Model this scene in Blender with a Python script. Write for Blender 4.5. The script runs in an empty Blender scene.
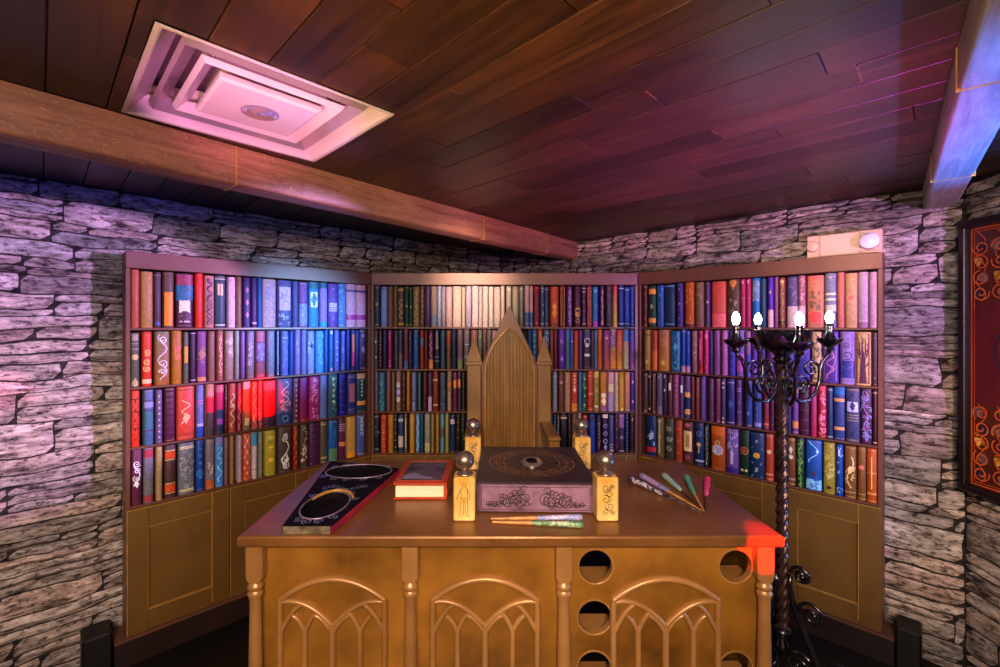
import bpy, math, random
from mathutils import Vector, Matrix, noise
C = bpy.context.scene
COL = C.collection
R = math.radians
S2 = math.sqrt(0.5)
CAM_Z = 1.75
F_PX, CX, CY = 450.0, 490.0, 325.0          # focal length and principal point of the photograph

# ------------------------------------------------------------------ camera, world, lights
cam_d = bpy.data.cameras.new('camera')
cam_d.sensor_width = 36.0
cam_d.lens = F_PX / 1000.0 * 36.0
cam_d.shift_x = (500.0 - CX) / 1000.0
cam_d.shift_y = -(333.5 - CY) / 1000.0
cam_d.clip_start = 0.02
cam = bpy.data.objects.new('camera', cam_d)
COL.objects.link(cam)
cam.location = (0, 0, CAM_Z)
cam.rotation_euler = (R(90), 0, 0)
C.camera = cam

world = bpy.data.worlds.new('dim_room')
C.world = world
world.use_nodes = True
world.node_tree.nodes['Background'].inputs['Color'].default_value = (0.30, 0.16, 0.22, 1)
world.node_tree.nodes['Background'].inputs['Strength'].default_value = 0.06

C.view_settings.view_transform = 'Standard'
C.view_settings.look = 'None'
C.view_settings.gamma = 1.0
C.view_settings.use_curve_mapping = False
C.view_settings.exposure = 0.0


def aim(o, target):
    d = Vector(target) - o.location
    o.rotation_euler = d.to_track_quat('-Z', 'Y').to_euler()


def spot(name, loc, target, color, watts, angle, blend=0.5, size=0.05):
    l = bpy.data.lights.new(name, 'SPOT')
    l.color = color
    l.energy = watts
    l.spot_size = R(angle)
    l.spot_blend = blend
    l.shadow_soft_size = size
    o = bpy.data.objects.new(name, l)
    COL.objects.link(o)
    o.location = loc
    aim(o, target)
    return o


def area(name, loc, target, color, watts, sx, sy):
    l = bpy.data.lights.new(name, 'AREA')
    l.shape = 'RECTANGLE'
    l.size, l.size_y = sx, sy
    l.color = color
    l.energy = watts
    o = bpy.data.objects.new(name, l)
    COL.objects.link(o)
    o.location = loc
    aim(o, target)
    return o


# added warm fill on the camera side, plus extra desk spot and uplight
area('warm_fill', (-0.3, -1.2, 2.38), (0.0, 2.4, 0.6), (1.0, 0.80, 0.66), 150, 1.8, 0.6)
spot('desk_spot', (0.2, -0.9, 2.35), (0.05, 1.5, 0.78), (1.0, 0.68, 0.38), 270, 58, 0.9, 0.10)
spot('warm_uplight', (-0.7, -0.5, 0.9), (0.0, 1.15, 2.46), (1.0, 0.68, 0.26), 470, 60, 1.0, 0.12)
# lavender stage spots, one high on each side of the room
spot('lavender_spot', (2.24, 1.79, 2.15), (-2.2, 2.18, 1.64), (0.64, 0.38, 1.0), 1500, 21.5, 0.35, 0.04)
spot('lavender_spot', (2.24, 0.75, 1.85), (1.95, 2.60, 1.80), (0.66, 0.32, 0.95), 230, 62, 0.9, 0.02)
# blue stage spot on the left bookcase, blue and magenta wash from below the right beam
spot('blue_spot', (2.1, 1.2, 1.9), (-1.22, 2.95, 1.76), (0.20, 0.46, 1.0), 1500, 16, 1.0, 0.05)
spot('blue_uplight', (2.22, 0.75, 1.35), (1.62, 1.30, 2.35), (0.04, 0.16, 1.0), 760, 64, 0.6, 0.03)
spot('magenta_uplight', (1.0, 0.9, 1.08), (0.85, 1.95, 2.46), (0.52, 0.03, 0.55), 420, 72, 1.0, 0.05)
# added blue light behind the left beam
area('blue_fill', (-1.25, 1.72, 2.40), (-2.0, 2.45, 2.25), (0.08, 0.10, 1.0), 6.0, 1.6, 0.03)
# added pink spot that brightens the air vent
spot('pink_spot', (-0.3, 0.5, 1.3), (-0.775, 1.5, 2.46), (1.0, 0.34, 0.74), 160, 24, 0.3, 0.05)
# added warm fill on the lower stone of both side walls
spot('wall_fill', (-0.4, -0.9, 1.9), (-2.25, 2.15, 0.9), (1.0, 0.74, 0.54), 400, 34, 1.0, 0.1)
spot('wall_fill', (0.8, -0.9, 1.9), (2.25, 2.35, 0.9), (1.0, 0.72, 0.50), 400, 30, 1.0, 0.1)
spot('blue_floor_spot', (2.25, 1.2, 0.9), (1.40, 2.1, 0.9), (0.15, 0.35, 1.0), 45, 100, 0.6, 0.02)
# small red spots
spot('red_spot', (1.7, 0.3, 2.2), (-1.40, 2.77, 1.31), (1.0, 0.01, 0.03), 3500, 4.2, 0.6, 0.02)
spot('red_spot', (0.75, -0.9, 2.0), (0.935, 1.5, 1.005), (1.0, 0.01, 0.01), 3500, 3.6, 0.2, 0.01)
spot('rose_spot', (1.9, 1.75, 1.60), (-2.28, 2.10, 1.44), (1.0, 0.10, 0.30), 900, 3.4, 0.9, 0.02)
# warm white spots on the bookcases
spot('white_spot', (-0.2, 1.5, 2.4), (-0.12, 3.3, 2.02), (1.0, 0.74, 0.58), 230, 26, 1.0, 0.05)
spot('white_spot', (0.9, 1.2, 2.4), (1.84, 2.54, 2.08), (1.0, 0.62, 0.5), 85, 28, 1.0, 0.05)


# ------------------------------------------------------------------ materials
def lin(v):
    return v / 12.92 if v <= 0.04045 else ((v + 0.055) / 1.055) ** 2.4


def hexcol(h):
    if len(h) == 3:
        h = ''.join(c * 2 for c in h)
    return tuple(lin(int(h[i:i + 2], 16) / 255.0) for i in (0, 2, 4))


def new_mat(name):
    m = bpy.data.materials.new(name)
    m.use_nodes = True
    nt = m.node_tree
    return m, nt, nt.nodes['Principled BSDF'], nt.nodes, nt.links


def tex_noise(nt, scale, detail=4.0, rough=0.6, stretch=None, distortion=0.0, rot=None):
    tc = nt.nodes.new('ShaderNodeTexCoord')
    mp = nt.nodes.new('ShaderNodeMapping')
    if stretch:
        mp.inputs['Scale'].default_value = stretch
    if rot:
        mp.inputs['Rotation'].default_value = rot
    nt.links.new(tc.outputs['Object'], mp.inputs['Vector'])
    n = nt.nodes.new('ShaderNodeTexNoise')
    n.inputs['Scale'].default_value = scale
    n.inputs['Detail'].default_value = detail
    n.inputs['Roughness'].default_value = rough
    n.inputs['Distortion'].default_value = distortion
    nt.links.new(mp.outputs['Vector'], n.inputs['Vector'])
    return n


def ramp(nt, src, stops):
    r = nt.nodes.new('ShaderNodeValToRGB')
    while len(r.color_ramp.elements) < len(stops):
        r.color_ramp.elements.new(0.5)
    for e, (p, c) in zip(r.color_ramp.elements, stops):
        e.position = p
        e.color = (c[0], c[1], c[2], 1)
    nt.links.new(src, r.inputs['Fac'])
    return r


def bump(nt, src, bsdf, strength, dist=0.01):
    b = nt.nodes.new('ShaderNodeBump')
    b.inputs['Strength'].default_value = strength
    b.inputs['Distance'].default_value = dist
    nt.links.new(src, b.inputs['Height'])
    nt.links.new(b.outputs['Normal'], bsdf.inputs['Normal'])
    return b


def mix_mul(nt, a, b, fac=1.0):
    m = nt.nodes.new('ShaderNodeMix')
    m.data_type = 'RGBA'
    m.blend_type = 'MULTIPLY'
    m.inputs['Factor'].default_value = fac
    nt.links.new(a, m.inputs['A'])
    nt.links.new(b, m.inputs['B'])
    return m.outputs['Result']


def mottled(name, c1, c2, scale=6.0, rough=0.5, metal=0.0, bumps=0.1, stretch=None, lo=0.35, hi=0.65, spec=0.5, coat=0.0, detail=4.0):
    m, nt, b, N, L = new_mat(name)
    n = tex_noise(nt, scale, detail, 0.6, stretch)
    r = ramp(nt, n.outputs['Fac'], [(lo, hexcol(c1)), (hi, hexcol(c2))])
    L.new(r.outputs['Color'], b.inputs['Base Color'])
    b.inputs['Roughness'].default_value = rough
    b.inputs['Metallic'].default_value = metal
    b.inputs['Specular IOR Level'].default_value = spec
    b.inputs['Coat Weight'].default_value = coat
    if bumps:
        n2 = tex_noise(nt, scale * 8, 3.0, 0.6, stretch)
        bump(nt, n2.outputs['Fac'], b, bumps, 0.004)
    return m


def tinted(name, rough=0.55, scale=40.0, amount=0.35, stretch=None, bumps=0.15, spec=0.4):
    """cloth, leather or paint in the colour stored on the faces, with a fine procedural grain"""
    m, nt, b, N, L = new_mat(name)
    a = N.new('ShaderNodeAttribute')
    a.attribute_name = 'tint'
    n = tex_noise(nt, scale, 5.0, 0.65, stretch)
    d = 1.0 - amount
    r = ramp(nt, n.outputs['Fac'], [(0.3, (d, d, d)), (0.7, (1.0 + amount * 0.3,) * 3)])
    L.new(mix_mul(nt, a.outputs['Color'], r.outputs['Color']), b.inputs['Base Color'])
    b.inputs['Roughness'].default_value = rough
    b.inputs['Specular IOR Level'].default_value = spec
    if bumps:
        bump(nt, n.outputs['Fac'], b, bumps, 0.002)
    return m


M = {}
M['book'] = tinted('book_cloth', 0.5, 70.0, 0.42, None, 0.12, 0.35)
M['bronze'] = mottled('bronze_paint', '50300e', 'ae7428', 2.6, 0.36, 0.25, 0.05, None, 0.3, 0.7, 0.5)
M['case'] = mottled('case_paint', '55380e', '6a4814', 3.0, 0.5, 0.1, 0.05, None, 0.3, 0.7)
M['case_trim'] = mottled('case_trim_paint', '5e3a2c', '6e4636', 4.0, 0.4, 0.25, 0.05, None, 0.3, 0.7)
M['tracery'] = mottled('copper_bronze_paint', '8a5e30', 'b4824c', 3.0, 0.34, 0.25, 0.05, None, 0.3, 0.7, 0.5)
M['bright_metal'] = mottled('bright_metal', '9a8c80', 'c8bcb0', 20.0, 0.25, 0.8, 0.05)
M['throne'] = mottled('throne_paint', '6a4822', '8c6432', 3.0, 0.4, 0.25, 0.05, None, 0.3, 0.7, 0.5)
M['desk_top'] = mottled('desk_top_paint', '643e1e', '8e5e30', 4.0, 0.3, 0.3, 0.04, None, 0.3, 0.7)
M['dark_back'] = mottled('dark_backing', '0c0807', '160e0b', 5.0, 0.7, 0.0, 0.05)
M['black_paint'] = mottled('black_paint', '060404', '120a0a', 5.0, 0.45, 0.0, 0.05)
M['plinth'] = mottled('plinth_paint', '180c0c', '2a1616', 4.0, 0.4, 0.0, 0.05)
M['floor'] = mottled('black_floor', '050404', '0e0a0a', 5.0, 0.4, 0.0, 0.05)
M['plaster'] = mottled('dark_plaster', '2a2022', '3c2e30', 3.0, 0.8, 0.0, 0.2)
M['iron'] = mottled('wrought_iron', '040305', '0c080c', 30.0, 0.22, 0.0, 0.08, None, 0.3, 0.7, 0.9, 0.5)
M['rope_iron'] = mottled('worn_iron', '241618', '6a4840', 30.0, 0.28, 0.6, 0.05, None, 0.3, 0.7, 0.8)
M['silver_ball'] = mottled('brushed_metal', '8a786a', 'a8988a', 20.0, 0.33, 0.9, 0.05, None, 0.3, 0.7)
M['block'] = mottled('yellow_wood', 'cc9434', 'f0d088', 9.0, 0.5, 0.0, 0.1, None, 0.3, 0.7)
M['ink'] = mottled('dark_engraving', '20100c', '341c14', 9.0, 0.6, 0.0, 0.0)
M['box_top'] = mottled('box_lid', '1c121c', '34222e', 14.0, 0.42, 0.0, 0.1, None, 0.3, 0.7)
M['box_side'] = mottled('box_side', '5e4058', 'a47898', 9.0, 0.55, 0.0, 0.05, None, 0.3, 0.7)
M['box_edge'] = mottled('box_edge', '3a2438', '6a4a62', 20.0, 0.5, 0.0, 0.05, None, 0.35, 0.65)
M['gold'] = mottled('gilt', '9a6c2c', 'd09c4c', 20.0, 0.35, 0.3, 0.05, None, 0.3, 0.7)
M['red_cover'] = mottled('red_leather', '9c2c10', 'b8421c', 14.0, 0.4, 0.0, 0.08)
M['pages'] = mottled('page_edges', 'e8cda8', 'fbe8cc', 3.0, 0.7, 0.0, 0.1, (1, 1, 60))
M['cover_picture'] = mottled('cover_picture', '1c1828', '6a5a70', 7.0, 0.18, 0.0, 0.0, (1, 1.6, 1), 0.3, 0.75)
M['tray_black'] = mottled('black_lacquer', '060408', '120a14', 12.0, 0.75, 0.0, 0.1, None, 0.3, 0.7, 0.10, 0.0)
M['tray_filigree'] = mottled('tarnished_silver', '7a6c86', 'b8a8c0', 40.0, 0.4, 0.6, 0.1)
M['tray_end'] = mottled('worn_pewter', '5a4a3a', 'a89478', 16.0, 0.4, 0.5, 0.1)
M['tray_magenta'] = mottled('magenta_reflection', '7a1038', 'a8204a', 12.0, 0.35, 0.0, 0.05)
M['cream_plastic'] = mottled('cream_plastic', 'c8a488', 'd4b498', 3.0, 0.45, 0.0, 0.0)
M['lens_plastic'] = mottled('frosted_lens', 'd8d0e8', 'ece6f6', 3.0, 0.25, 0.0, 0.0)
M['white_enamel'] = mottled('white_enamel', 'd0b4c8', 'e0c8d8', 2.0, 0.22, 0.25, 0.0)
M['vent_mirror'] = mottled('polished_enamel', 'c8a8c0', 'd8bcd0', 2.0, 0.1, 0.7, 0.0)
M['frame_black'] = mottled('black_frame', '0a0606', '1a0e0e', 9.0, 0.35, 0.0, 0.05)
M['picture_red'] = mottled('picture_ground', '4a1416', '6a1c22', 3.0, 0.3, 0.0, 0.0)
M['picture_brown'] = mottled('picture_corner_ground', '3a140a', '5a2410', 3.0, 0.3, 0.0, 0.0)
M['picture_orange'] = mottled('picture_orange', 'c04418', 'e06a2c', 9.0, 0.4, 0.0, 0.0)
M['picture_gold'] = mottled('picture_gold', 'c08a30', 'e0b050', 9.0, 0.4, 0.0, 0.0)
M['picture_navy'] = mottled('picture_navy', '1c1424', '30263c', 9.0, 0.4, 0.0, 0.0)
M['picture_grey'] = mottled('picture_grey', '54403e', '7a5c58', 9.0, 0.4, 0.0, 0.0)


def stone_material():
    m, nt, b, N, L = new_mat('ledge_stone')
    a = N.new('ShaderNodeAttribute')
    a.attribute_name = 'tint'
    n1 = tex_noise(nt, 7.0, 8.0, 0.70, (1.0, 1.0, 4.5), 0.5)
    r1 = ramp(nt, n1.outputs['Fac'], [(0.36, (0.10, 0.075, 0.075)), (0.45, (0.52, 0.46, 0.45)), (0.62, (1.15, 1.08, 1.05))])
    n2 = tex_noise(nt, 26.0, 7.0, 0.75, (1.0, 1.0, 2.2))
    r2 = ramp(nt, n2.outputs['Fac'], [(0.40, (0.20, 0.17, 0.17)), (0.48, (0.92, 0.92, 0.92)), (0.62, (1.2, 1.2, 1.2))])
    c = mix_mul(nt, a.outputs['Color'], r1.outputs['Color'])
    c = mix_mul(nt, c, r2.outputs['Color'])
    L.new(c, b.inputs['Base Color'])
    b.inputs['Roughness'].default_value = 0.85
    b.inputs['Specular IOR Level'].default_value = 0.2
    add = N.new('ShaderNodeMath')
    add.operation = 'ADD'
    L.new(n1.outputs['Fac'], add.inputs[0])
    L.new(n2.outputs['Fac'], add.inputs[1])
    bump(nt, add.outputs[0], b, 0.8, 0.012)
    return m


def wood_material(name, c1, c2, along, rough=0.45, use_tint=False, scratch=False):
    m, nt, b, N, L = new_mat(name)
    st = [14.0, 14.0, 14.0]
    st[along] = 1.1
    n = tex_noise(nt, 1.6, 7.0, 0.68, tuple(st), 1.2)
    r = ramp(nt, n.outputs['Fac'], [(0.32, hexcol(c1)), (0.68, hexcol(c2))])
    col = r.outputs['Color']
    nb = tex_noise(nt, 2.2, 3.0, 0.6)
    rb = ramp(nt, nb.outputs['Fac'], [(0.3, (0.62, 0.6, 0.58)), (0.7, (1.12, 1.12, 1.12))])
    col = mix_mul(nt, col, rb.outputs['Color'])
    if use_tint:
        a = N.new('ShaderNodeAttribute')
        a.attribute_name = 'tint'
        col = mix_mul(nt, col, a.outputs['Color'])
    if scratch:
        st2 = [10.0, 10.0, 10.0]
        st2[along] = 2.5
        n3 = tex_noise(nt, 3.0, 2.0, 0.5, tuple(st2), 2.5, (0, 0, 0.25))
        r3 = ramp(nt, n3.outputs['Fac'], [(0.495, (0, 0, 0)), (0.503, (1, 1, 1)), (0.511, (0, 0, 0))])
        mx = N.new('ShaderNodeMix')
        mx.data_type = 'RGBA'
        L.new(r3.outputs['Color'], mx.inputs['Factor'])
        L.new(col, mx.inputs['A'])
        mx.inputs['B'].default_value = hexcol('c89a70') + (1,)
        col = mx.outputs['Result']
    L.new(col, b.inputs['Base Color'])
    b.inputs['Roughness'].default_value = rough
    bump(nt, n.outputs['Fac'], b, 0.25, 0.004)
    return m


M['stone'] = stone_material()
M['plank'] = wood_material('stained_planks', '2e180c', '5a341c', 1, 0.42, True)
M['beam'] = wood_material('stained_beam', '744234', 'ac7058', 0, 0.45, False, True)
M['beam_pale'] = wood_material('painted_beam', '74685c', 'a8988a', 0, 0.5, False, True)
M['reed'] = wood_material('reeded_bronze', '845a24', 'b48038', 2, 0.4)


def emitter(name, color, strength):
    m, nt, b, N, L = new_mat(name)
    b.inputs['Base Color'].default_value = (0.9, 0.9, 0.9, 1)
    b.inputs['Emission Color'].default_value = (color[0], color[1], color[2], 1)
    b.inputs['Emission Strength'].default_value = strength
    return m


M['bulb'] = emitter('lit_bulb', (0.95, 0.97, 1.0), 45.0)


def resin(name, c1, c2, c3):
    """swirled resin, three colours"""
    m, nt, b, N, L = new_mat(name)
    n = tex_noise(nt, 28.0, 3.0, 0.55, None, 1.5)
    r = ramp(nt, n.outputs['Fac'], [(0.34, hexcol(c1)), (0.5, hexcol(c2)), (0.66, hexcol(c3))])
    L.new(r.outputs['Color'], b.inputs['Base Color'])
    b.inputs['Roughness'].default_value = 0.3
    return m


# ------------------------------------------------------------------ mesh builder
class MB:
    def __init__(self):
        self.v, self.f, self.m, self.c = [], [], [], []

    def add(self, pts, faces, mat=0, col=None):
        """col: one colour, or one per point of PTS"""
        o = len(self.v)
        self.v.extend(tuple(p) for p in pts)
        for fc in faces:
            self.f.append([o + i for i in fc])
            self.m.append(mat)
            if col is None:
                self.c.append([(1, 1, 1)] * len(fc))
            elif isinstance(col, list):
                self.c.append([col[i] for i in fc])
            else:
                self.c.append([col] * len(fc))

    def box(self, x0, x1, y0, y1, z0, z1, mat=0, col=None, bev=0.0):
        if bev <= 0:
            p = [(x0, y0, z0), (x1, y0, z0), (x1, y1, z0), (x0, y1, z0), (x0, y0, z1), (x1, y0, z1), (x1, y1, z1), (x0, y1, z1)]
            self.add(p, [(0, 3, 2, 1), (4, 5, 6, 7), (0, 1, 5, 4), (1, 2, 6, 5), (2, 3, 7, 6), (3, 0, 4, 7)], mat, col)
            return
        b = min(bev, (x1 - x0) * .45, (y1 - y0) * .45, (z1 - z0) * .45)
        rings = []
        for z, i in ((z0, b), (z0 + b, 0), (z1 - b, 0), (z1, b)):
            xa, xb, ya, yb = x0 + i, x1 - i, y0 + i, y1 - i
            k = b if i == 0 else b * .6
            rings.append([(xa + k, ya, z), (xb - k, ya, z), (xb, ya + k, z), (xb, yb - k, z), (xb - k, yb, z), (xa + k, yb, z), (xa, yb - k, z), (xa, ya + k, z)])
        self.loft(rings, mat, col)

    def loft(self, rings, mat=0, col=None, caps=True, closed=True):
        n = len(rings[0])
        pts = [p for r in rings for p in r]
        fs = []
        for i in range(len(rings) - 1):
            for j in range(n if closed else n - 1):
                k = (j + 1) % n
                fs.append((i * n + j, i * n + k, (i + 1) * n + k, (i + 1) * n + j))
        if caps and closed:
            fs.append(tuple(range(n - 1, -1, -1)))
            fs.append(tuple((len(rings) - 1) * n + j for j in range(n)))
        self.add(pts, fs, mat, col)

    def lathe(self, prof, cx=0, cy=0, cz=0, n=20, mat=0, col=None, caps=True):
        rings = [[(cx + r * math.cos(2 * math.pi * j / n), cy + r * math.sin(2 * math.pi * j / n), cz + z) for j in range(n)] for r, z in prof]
        self.loft(rings, mat, col, caps)

    def sphere(self, cx, cy, cz, r, n=20, k=12, mat=0, col=None, sz=1.0):
        self.lathe([(max(r * math.sin(math.pi * i / k), 1e-4), -r * sz * math.cos(math.pi * i / k)) for i in range(k + 1)], cx, cy, cz, n, mat, col)

    def tube(self, pts, rad, n=8, mat=0, col=None, closed=False, flat=None):
        """sweep a circle along PTS; RAD: one radius or one per point; FLAT: squash along a world axis index (factor)"""
        P = [Vector(p) for p in pts]
        m = len(P)
        rads = rad if isinstance(rad, (list, tuple)) else [rad] * m
        prev = None
        rings = []
        for i in range(m):
            a = P[(i - 1) % m] if (closed or i > 0) else P[i]
            b = P[(i + 1) % m] if (closed or i < m - 1) else P[i]
            t = (b - a)
            t = t.normalized() if t.length > 1e-9 else Vector((0, 0, 1))
            if prev is None:
                u = t.orthogonal().normalized()
            else:
                u = prev - t * prev.dot(t)
                u = u.normalized() if u.length > 1e-6 else t.orthogonal().normalized()
            prev = u
            w = t.cross(u)
            ring = []
            for j in range(n):
                an = 2 * math.pi * j / n
                d = (u * math.cos(an) + w * math.sin(an)) * rads[i]
                if flat:
                    d[flat[0]] *= flat[1]
                ring.append(tuple(P[i] + d))
            rings.append(ring)
        if closed:
            rings.append(rings[0])
            self.loft(rings, mat, col, False)
        else:
            self.loft(rings, mat, col, True)

    def build(self, name, mats, parent=None, smooth=False, loc=None, rot=None, angle=None):
        me = bpy.data.meshes.new(name)
        me.from_pydata(self.v, [], self.f)
        if not isinstance(mats, (list, tuple)):
            mats = [mats]
        for x in mats:
            me.materials.append(x)
        me.polygons.foreach_set('material_index', self.m)
        at = me.color_attributes.new('tint', 'FLOAT_COLOR', 'CORNER')
        flat = []
        for fc in self.c:
            for c in fc:
                flat.extend((c[0], c[1], c[2], 1.0))
        at.data.foreach_set('color', flat)
        if smooth:
            me.polygons.foreach_set('use_smooth', [True] * len(me.polygons))
            if angle is not None:
                me.set_sharp_from_angle(angle=R(angle))
        me.validate()
        o = bpy.data.objects.new(name, me)
        COL.objects.link(o)
        if parent:
            o.parent = parent
        if loc:
            o.location = loc
        if rot:
            o.rotation_euler = rot
        return o


def tag(o, label, cat, group=None, kind=None):
    o['label'] = label
    o['category'] = cat
    if group:
        o['group'] = group
    if kind:
        o['kind'] = kind
    return o


def structure(o, label=None):
    o['kind'] = 'structure'
    if label:
        o['label'] = label
    return o


def empty(name, loc, rz=0.0):
    o = bpy.data.objects.new(name, None)
    COL.objects.link(o)
    o.location = loc
    o.rotation_euler = (0, 0, rz)
    o.empty_display_size = 0.1
    return o


def ribbon(mb, pts, width, mapf, mat=0, col=None, across=1):
    """flat stroke along 2-D PTS laid on a surface by MAPF(x, z)"""
    n = len(pts)
    out = []
    for i in range(n):
        ax, az = pts[max(i - 1, 0)]
        bx, bz = pts[min(i + 1, n - 1)]
        dx, dz = bx - ax, bz - az
        l = math.hypot(dx, dz) or 1.0
        w = width[i] if isinstance(width, list) else width
        nx, nz = -dz / l * w / 2, dx / l * w / 2
        x, z = pts[i]
        for k in range(across + 1):
            t = 2.0 * k / across - 1.0
            out.append(mapf(x + nx * t, z + nz * t))
    w = across + 1
    mb.add(out, [(w * i + k, w * i + w + k, w * i + w + k + 1, w * i + k + 1) for i in range(n - 1) for k in range(across)], mat, col)


def spiral(cx, cz, r0, turns, start=0.0, n=22, r1=0.0, sign=1):
    return [(cx + (r0 + (r1 - r0) * i / (n - 1)) * math.cos(start + sign * turns * 2 * math.pi * i / (n - 1)),
             cz + (r0 + (r1 - r0) * i / (n - 1)) * math.sin(start + sign * turns * 2 * math.pi * i / (n - 1))) for i in range(n)]


def plate(name, loops, thick, mat, parent=None, bevel=0.0, loc=None, rot=None):
    """flat plate in local x-z, LOOPS are closed outlines (holes inside the first), front face towards -y"""
    cu = bpy.data.curves.new(name, 'CURVE')
    cu.dimensions = '2D'
    cu.fill_mode = 'BOTH'
    cu.extrude = thick / 2 - bevel
    cu.bevel_depth = bevel
    cu.bevel_resolution = 1
    for lp in loops:
        sp = cu.splines.new('POLY')
        sp.points.add(len(lp) - 1)
        for p, (x, z) in zip(sp.points, lp):
            p.co = (x, z, 0, 1)
        sp.use_cyclic_u = True
    to = bpy.data.objects.new(name + '_outline', cu)
    COL.objects.link(to)
    bpy.context.view_layer.update()
    dg = bpy.context.evaluated_depsgraph_get()
    me = bpy.data.meshes.new_from_object(to.evaluated_get(dg))
    bpy.data.objects.remove(to)
    bpy.data.curves.remove(cu)
    me.name = name
    me.materials.clear()
    me.materials.append(mat)
    for v in me.vertices:
        x, z, y = v.co
        v.co = (x, -y + thick / 2, z)
    o = bpy.data.objects.new(name, me)
    COL.objects.link(o)
    if parent:
        o.parent = parent
    if loc:
        o.location = loc
    if rot:
        o.rotation_euler = rot
    return o


def circle(cx, cz, r, n=32):
    return [(cx + r * math.cos(2 * math.pi * i / n), cz + r * math.sin(2 * math.pi * i / n)) for i in range(n)]


def rect(x0, x1, z0, z1):
    return [(x0, z0), (x1, z0), (x1, z1), (x0, z1)]


def at(px, py, Y):
    """a point of the photograph at the distance Y"""
    return Vector(((px - CX) / F_PX * Y, Y, CAM_Z - (py - CY) / F_PX * Y))


# ------------------------------------------------------------------ the room
CEIL = CAM_Z + 0.714
CASE_D = 0.13                   # depth of the bookcases
K_LEFT, K_RIGHT = -4.173, 4.385  # x - y and x + y of the bookcase fronts
WALL_OFF = 0.165
KL = K_LEFT - WALL_OFF / S2
KR = K_RIGHT + WALL_OFF / S2
corner = ((KR + KL) / 2, (KR - KL) / 2)
EAST = 2.372


def stone_wall(name, length, height, seed, loc, rz, wide=1.0):
    rnd = random.Random(seed)
    mb = MB()
    mb.box(0, length, 0, 0.08, 0, height, 0, (0.035, 0.028, 0.027))
    stones = []
    z = 0.0
    while z < height - 0.01:
        h = rnd.uniform(0.10, 0.155)
        if height - z - h < 0.08:
            h = height - z
        x = -rnd.uniform(0, 0.2)
        while x < length:
            w = rnd.uniform(0.30, 0.80)
            if rnd.random() < 0.30:
                cut = w * rnd.uniform(0.35, 0.65)
                for a, b in ((0, cut), (cut, w)):
                    stones.append((x + a, x + b, z, z + h))
            else:
                k = 2 if rnd.random() < 0.7 else 3
                cs = sorted(rnd.uniform(0.3, 0.7) for _ in range(1)) if k == 2 else [rnd.uniform(0.25, 0.38), rnd.uniform(0.6, 0.75)]
                zs = [0] + cs + [1]
                for i in range(len(zs) - 1):
                    if rnd.random() < 0.55:
                        stones.append((x, x + w, z + h * zs[i], z + h * zs[i + 1]))
                    else:
                        c = w * rnd.uniform(0.2, 0.8)
                        stones.append((x, x + c, z + h * zs[i], z + h * zs[i + 1]))
                        stones.append((x + c, x + w, z + h * zs[i], z + h * zs[i + 1]))
            x += w
        z += h
    for (x0, x1, z0, z1) in stones:
        x0, x1 = max(x0, 0.0), min(x1, length)
        if x1 - x0 < 0.03:
            continue
        g = 0.0011
        x0 += g; x1 -= g; z0 += g; z1 -= g
        w, h = x1 - x0, z1 - z0
        nx, nz = max(2, int(w / 0.03)), max(2, int(h / 0.025))
        depth = rnd.uniform(0.005, 0.022)
        off = rnd.uniform(0, 100)
        base = rnd.uniform(0.28, 0.54)
        warm = rnd.uniform(-0.03, 0.05)
        col = (base * 1.06 + warm, base * 0.93, base * 0.85 - warm * 0.3)
        cut = [rnd.uniform(0, 0.22) if rnd.random() < 0.2 else 0 for _ in range(4)]
        pts, fs = [], []
        for j in range(nz + 1):
            for i in range(nx + 1):
                u, v = i / nx, j / nz
                x, zz = x0 + u * w, z0 + v * h
                # knock the corners off, wave the joints
                cu_, cv = u - 0.5, v - 0.5
                q = (0 if cu_ < 0 else 1) + (0 if cv < 0 else 2)
                k = cut[q] * (abs(cu_) * 2) ** 4 * (abs(cv) * 2) ** 4
                x -= math.copysign(k * min(h, w) * 0.5, cu_)
                zz -= math.copysign(k * h * 0.5, cv)
                nv = noise.noise_vector(Vector((x * 3.4, zz * 4.5, seed))) + 0.5 * noise.noise_vector(Vector((x * 11.0, zz * 13.0, seed + 7)))
                edge_x = min(u, 1 - u) * w
                edge_z = min(v, 1 - v) * h
                e = min(edge_x, edge_z)
                rise = min(1.0, e / 0.008) ** 0.5
                bumpy = noise.noise(Vector((x * 14, zz * 22, off))) * 0.005 + noise.noise(Vector((x * 45, zz * 60, off))) * 0.002
                y = -rise * (depth + bumpy) + (0.001 if rise == 0 else 0)
                fx = min(max(x + nv.x * 0.018, 0), length)
                fz = min(max(zz + nv.y * 0.020, 0), height)
                pts.append((fx, y, fz))
        for j in range(nz):
            for i in range(nx):
                a = j * (nx + 1) + i
                fs.append((a, a + 1, a + nx + 2, a + nx + 1))
        mb.add(pts, fs, 0, col)
    o = mb.build(name, M['stone'], None, True, loc, (0, 0, rz), 55)
    return structure(o)


# left wall: from the far left to the corner, facing into the room
L_LEN = 4.3
stone_wall('wall_left', L_LEN, CEIL, 11, (corner[0] - L_LEN * S2, corner[1] - L_LEN * S2, 0), R(45))
r_len = (EAST - corner[0]) / S2
stone_wall('wall_right', r_len, CEIL, 23, (corner[0], corner[1], 0), R(-45))
east_y = KR - EAST
stone_wall('wall_east', east_y + 1.5, CEIL, 37, (EAST, east_y, 0), R(-90))
mb = MB()
mb.box(-3.05, EAST + 0.1, -1.6, -1.5, 0, CEIL)
structure(mb.build('wall_rear', M['plaster']))
mb = MB()
mb.box(-3.05, -2.95, -1.5, corner[1] - L_LEN * S2 + 0.1, 0, CEIL)
structure(mb.build('wall_west', M['plaster']))
mb = MB()
mb.box(-3.2, 2.6, -1.6, 4.8, -0.05, 0)
structure(mb.build('floor', M['floor']))

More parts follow.
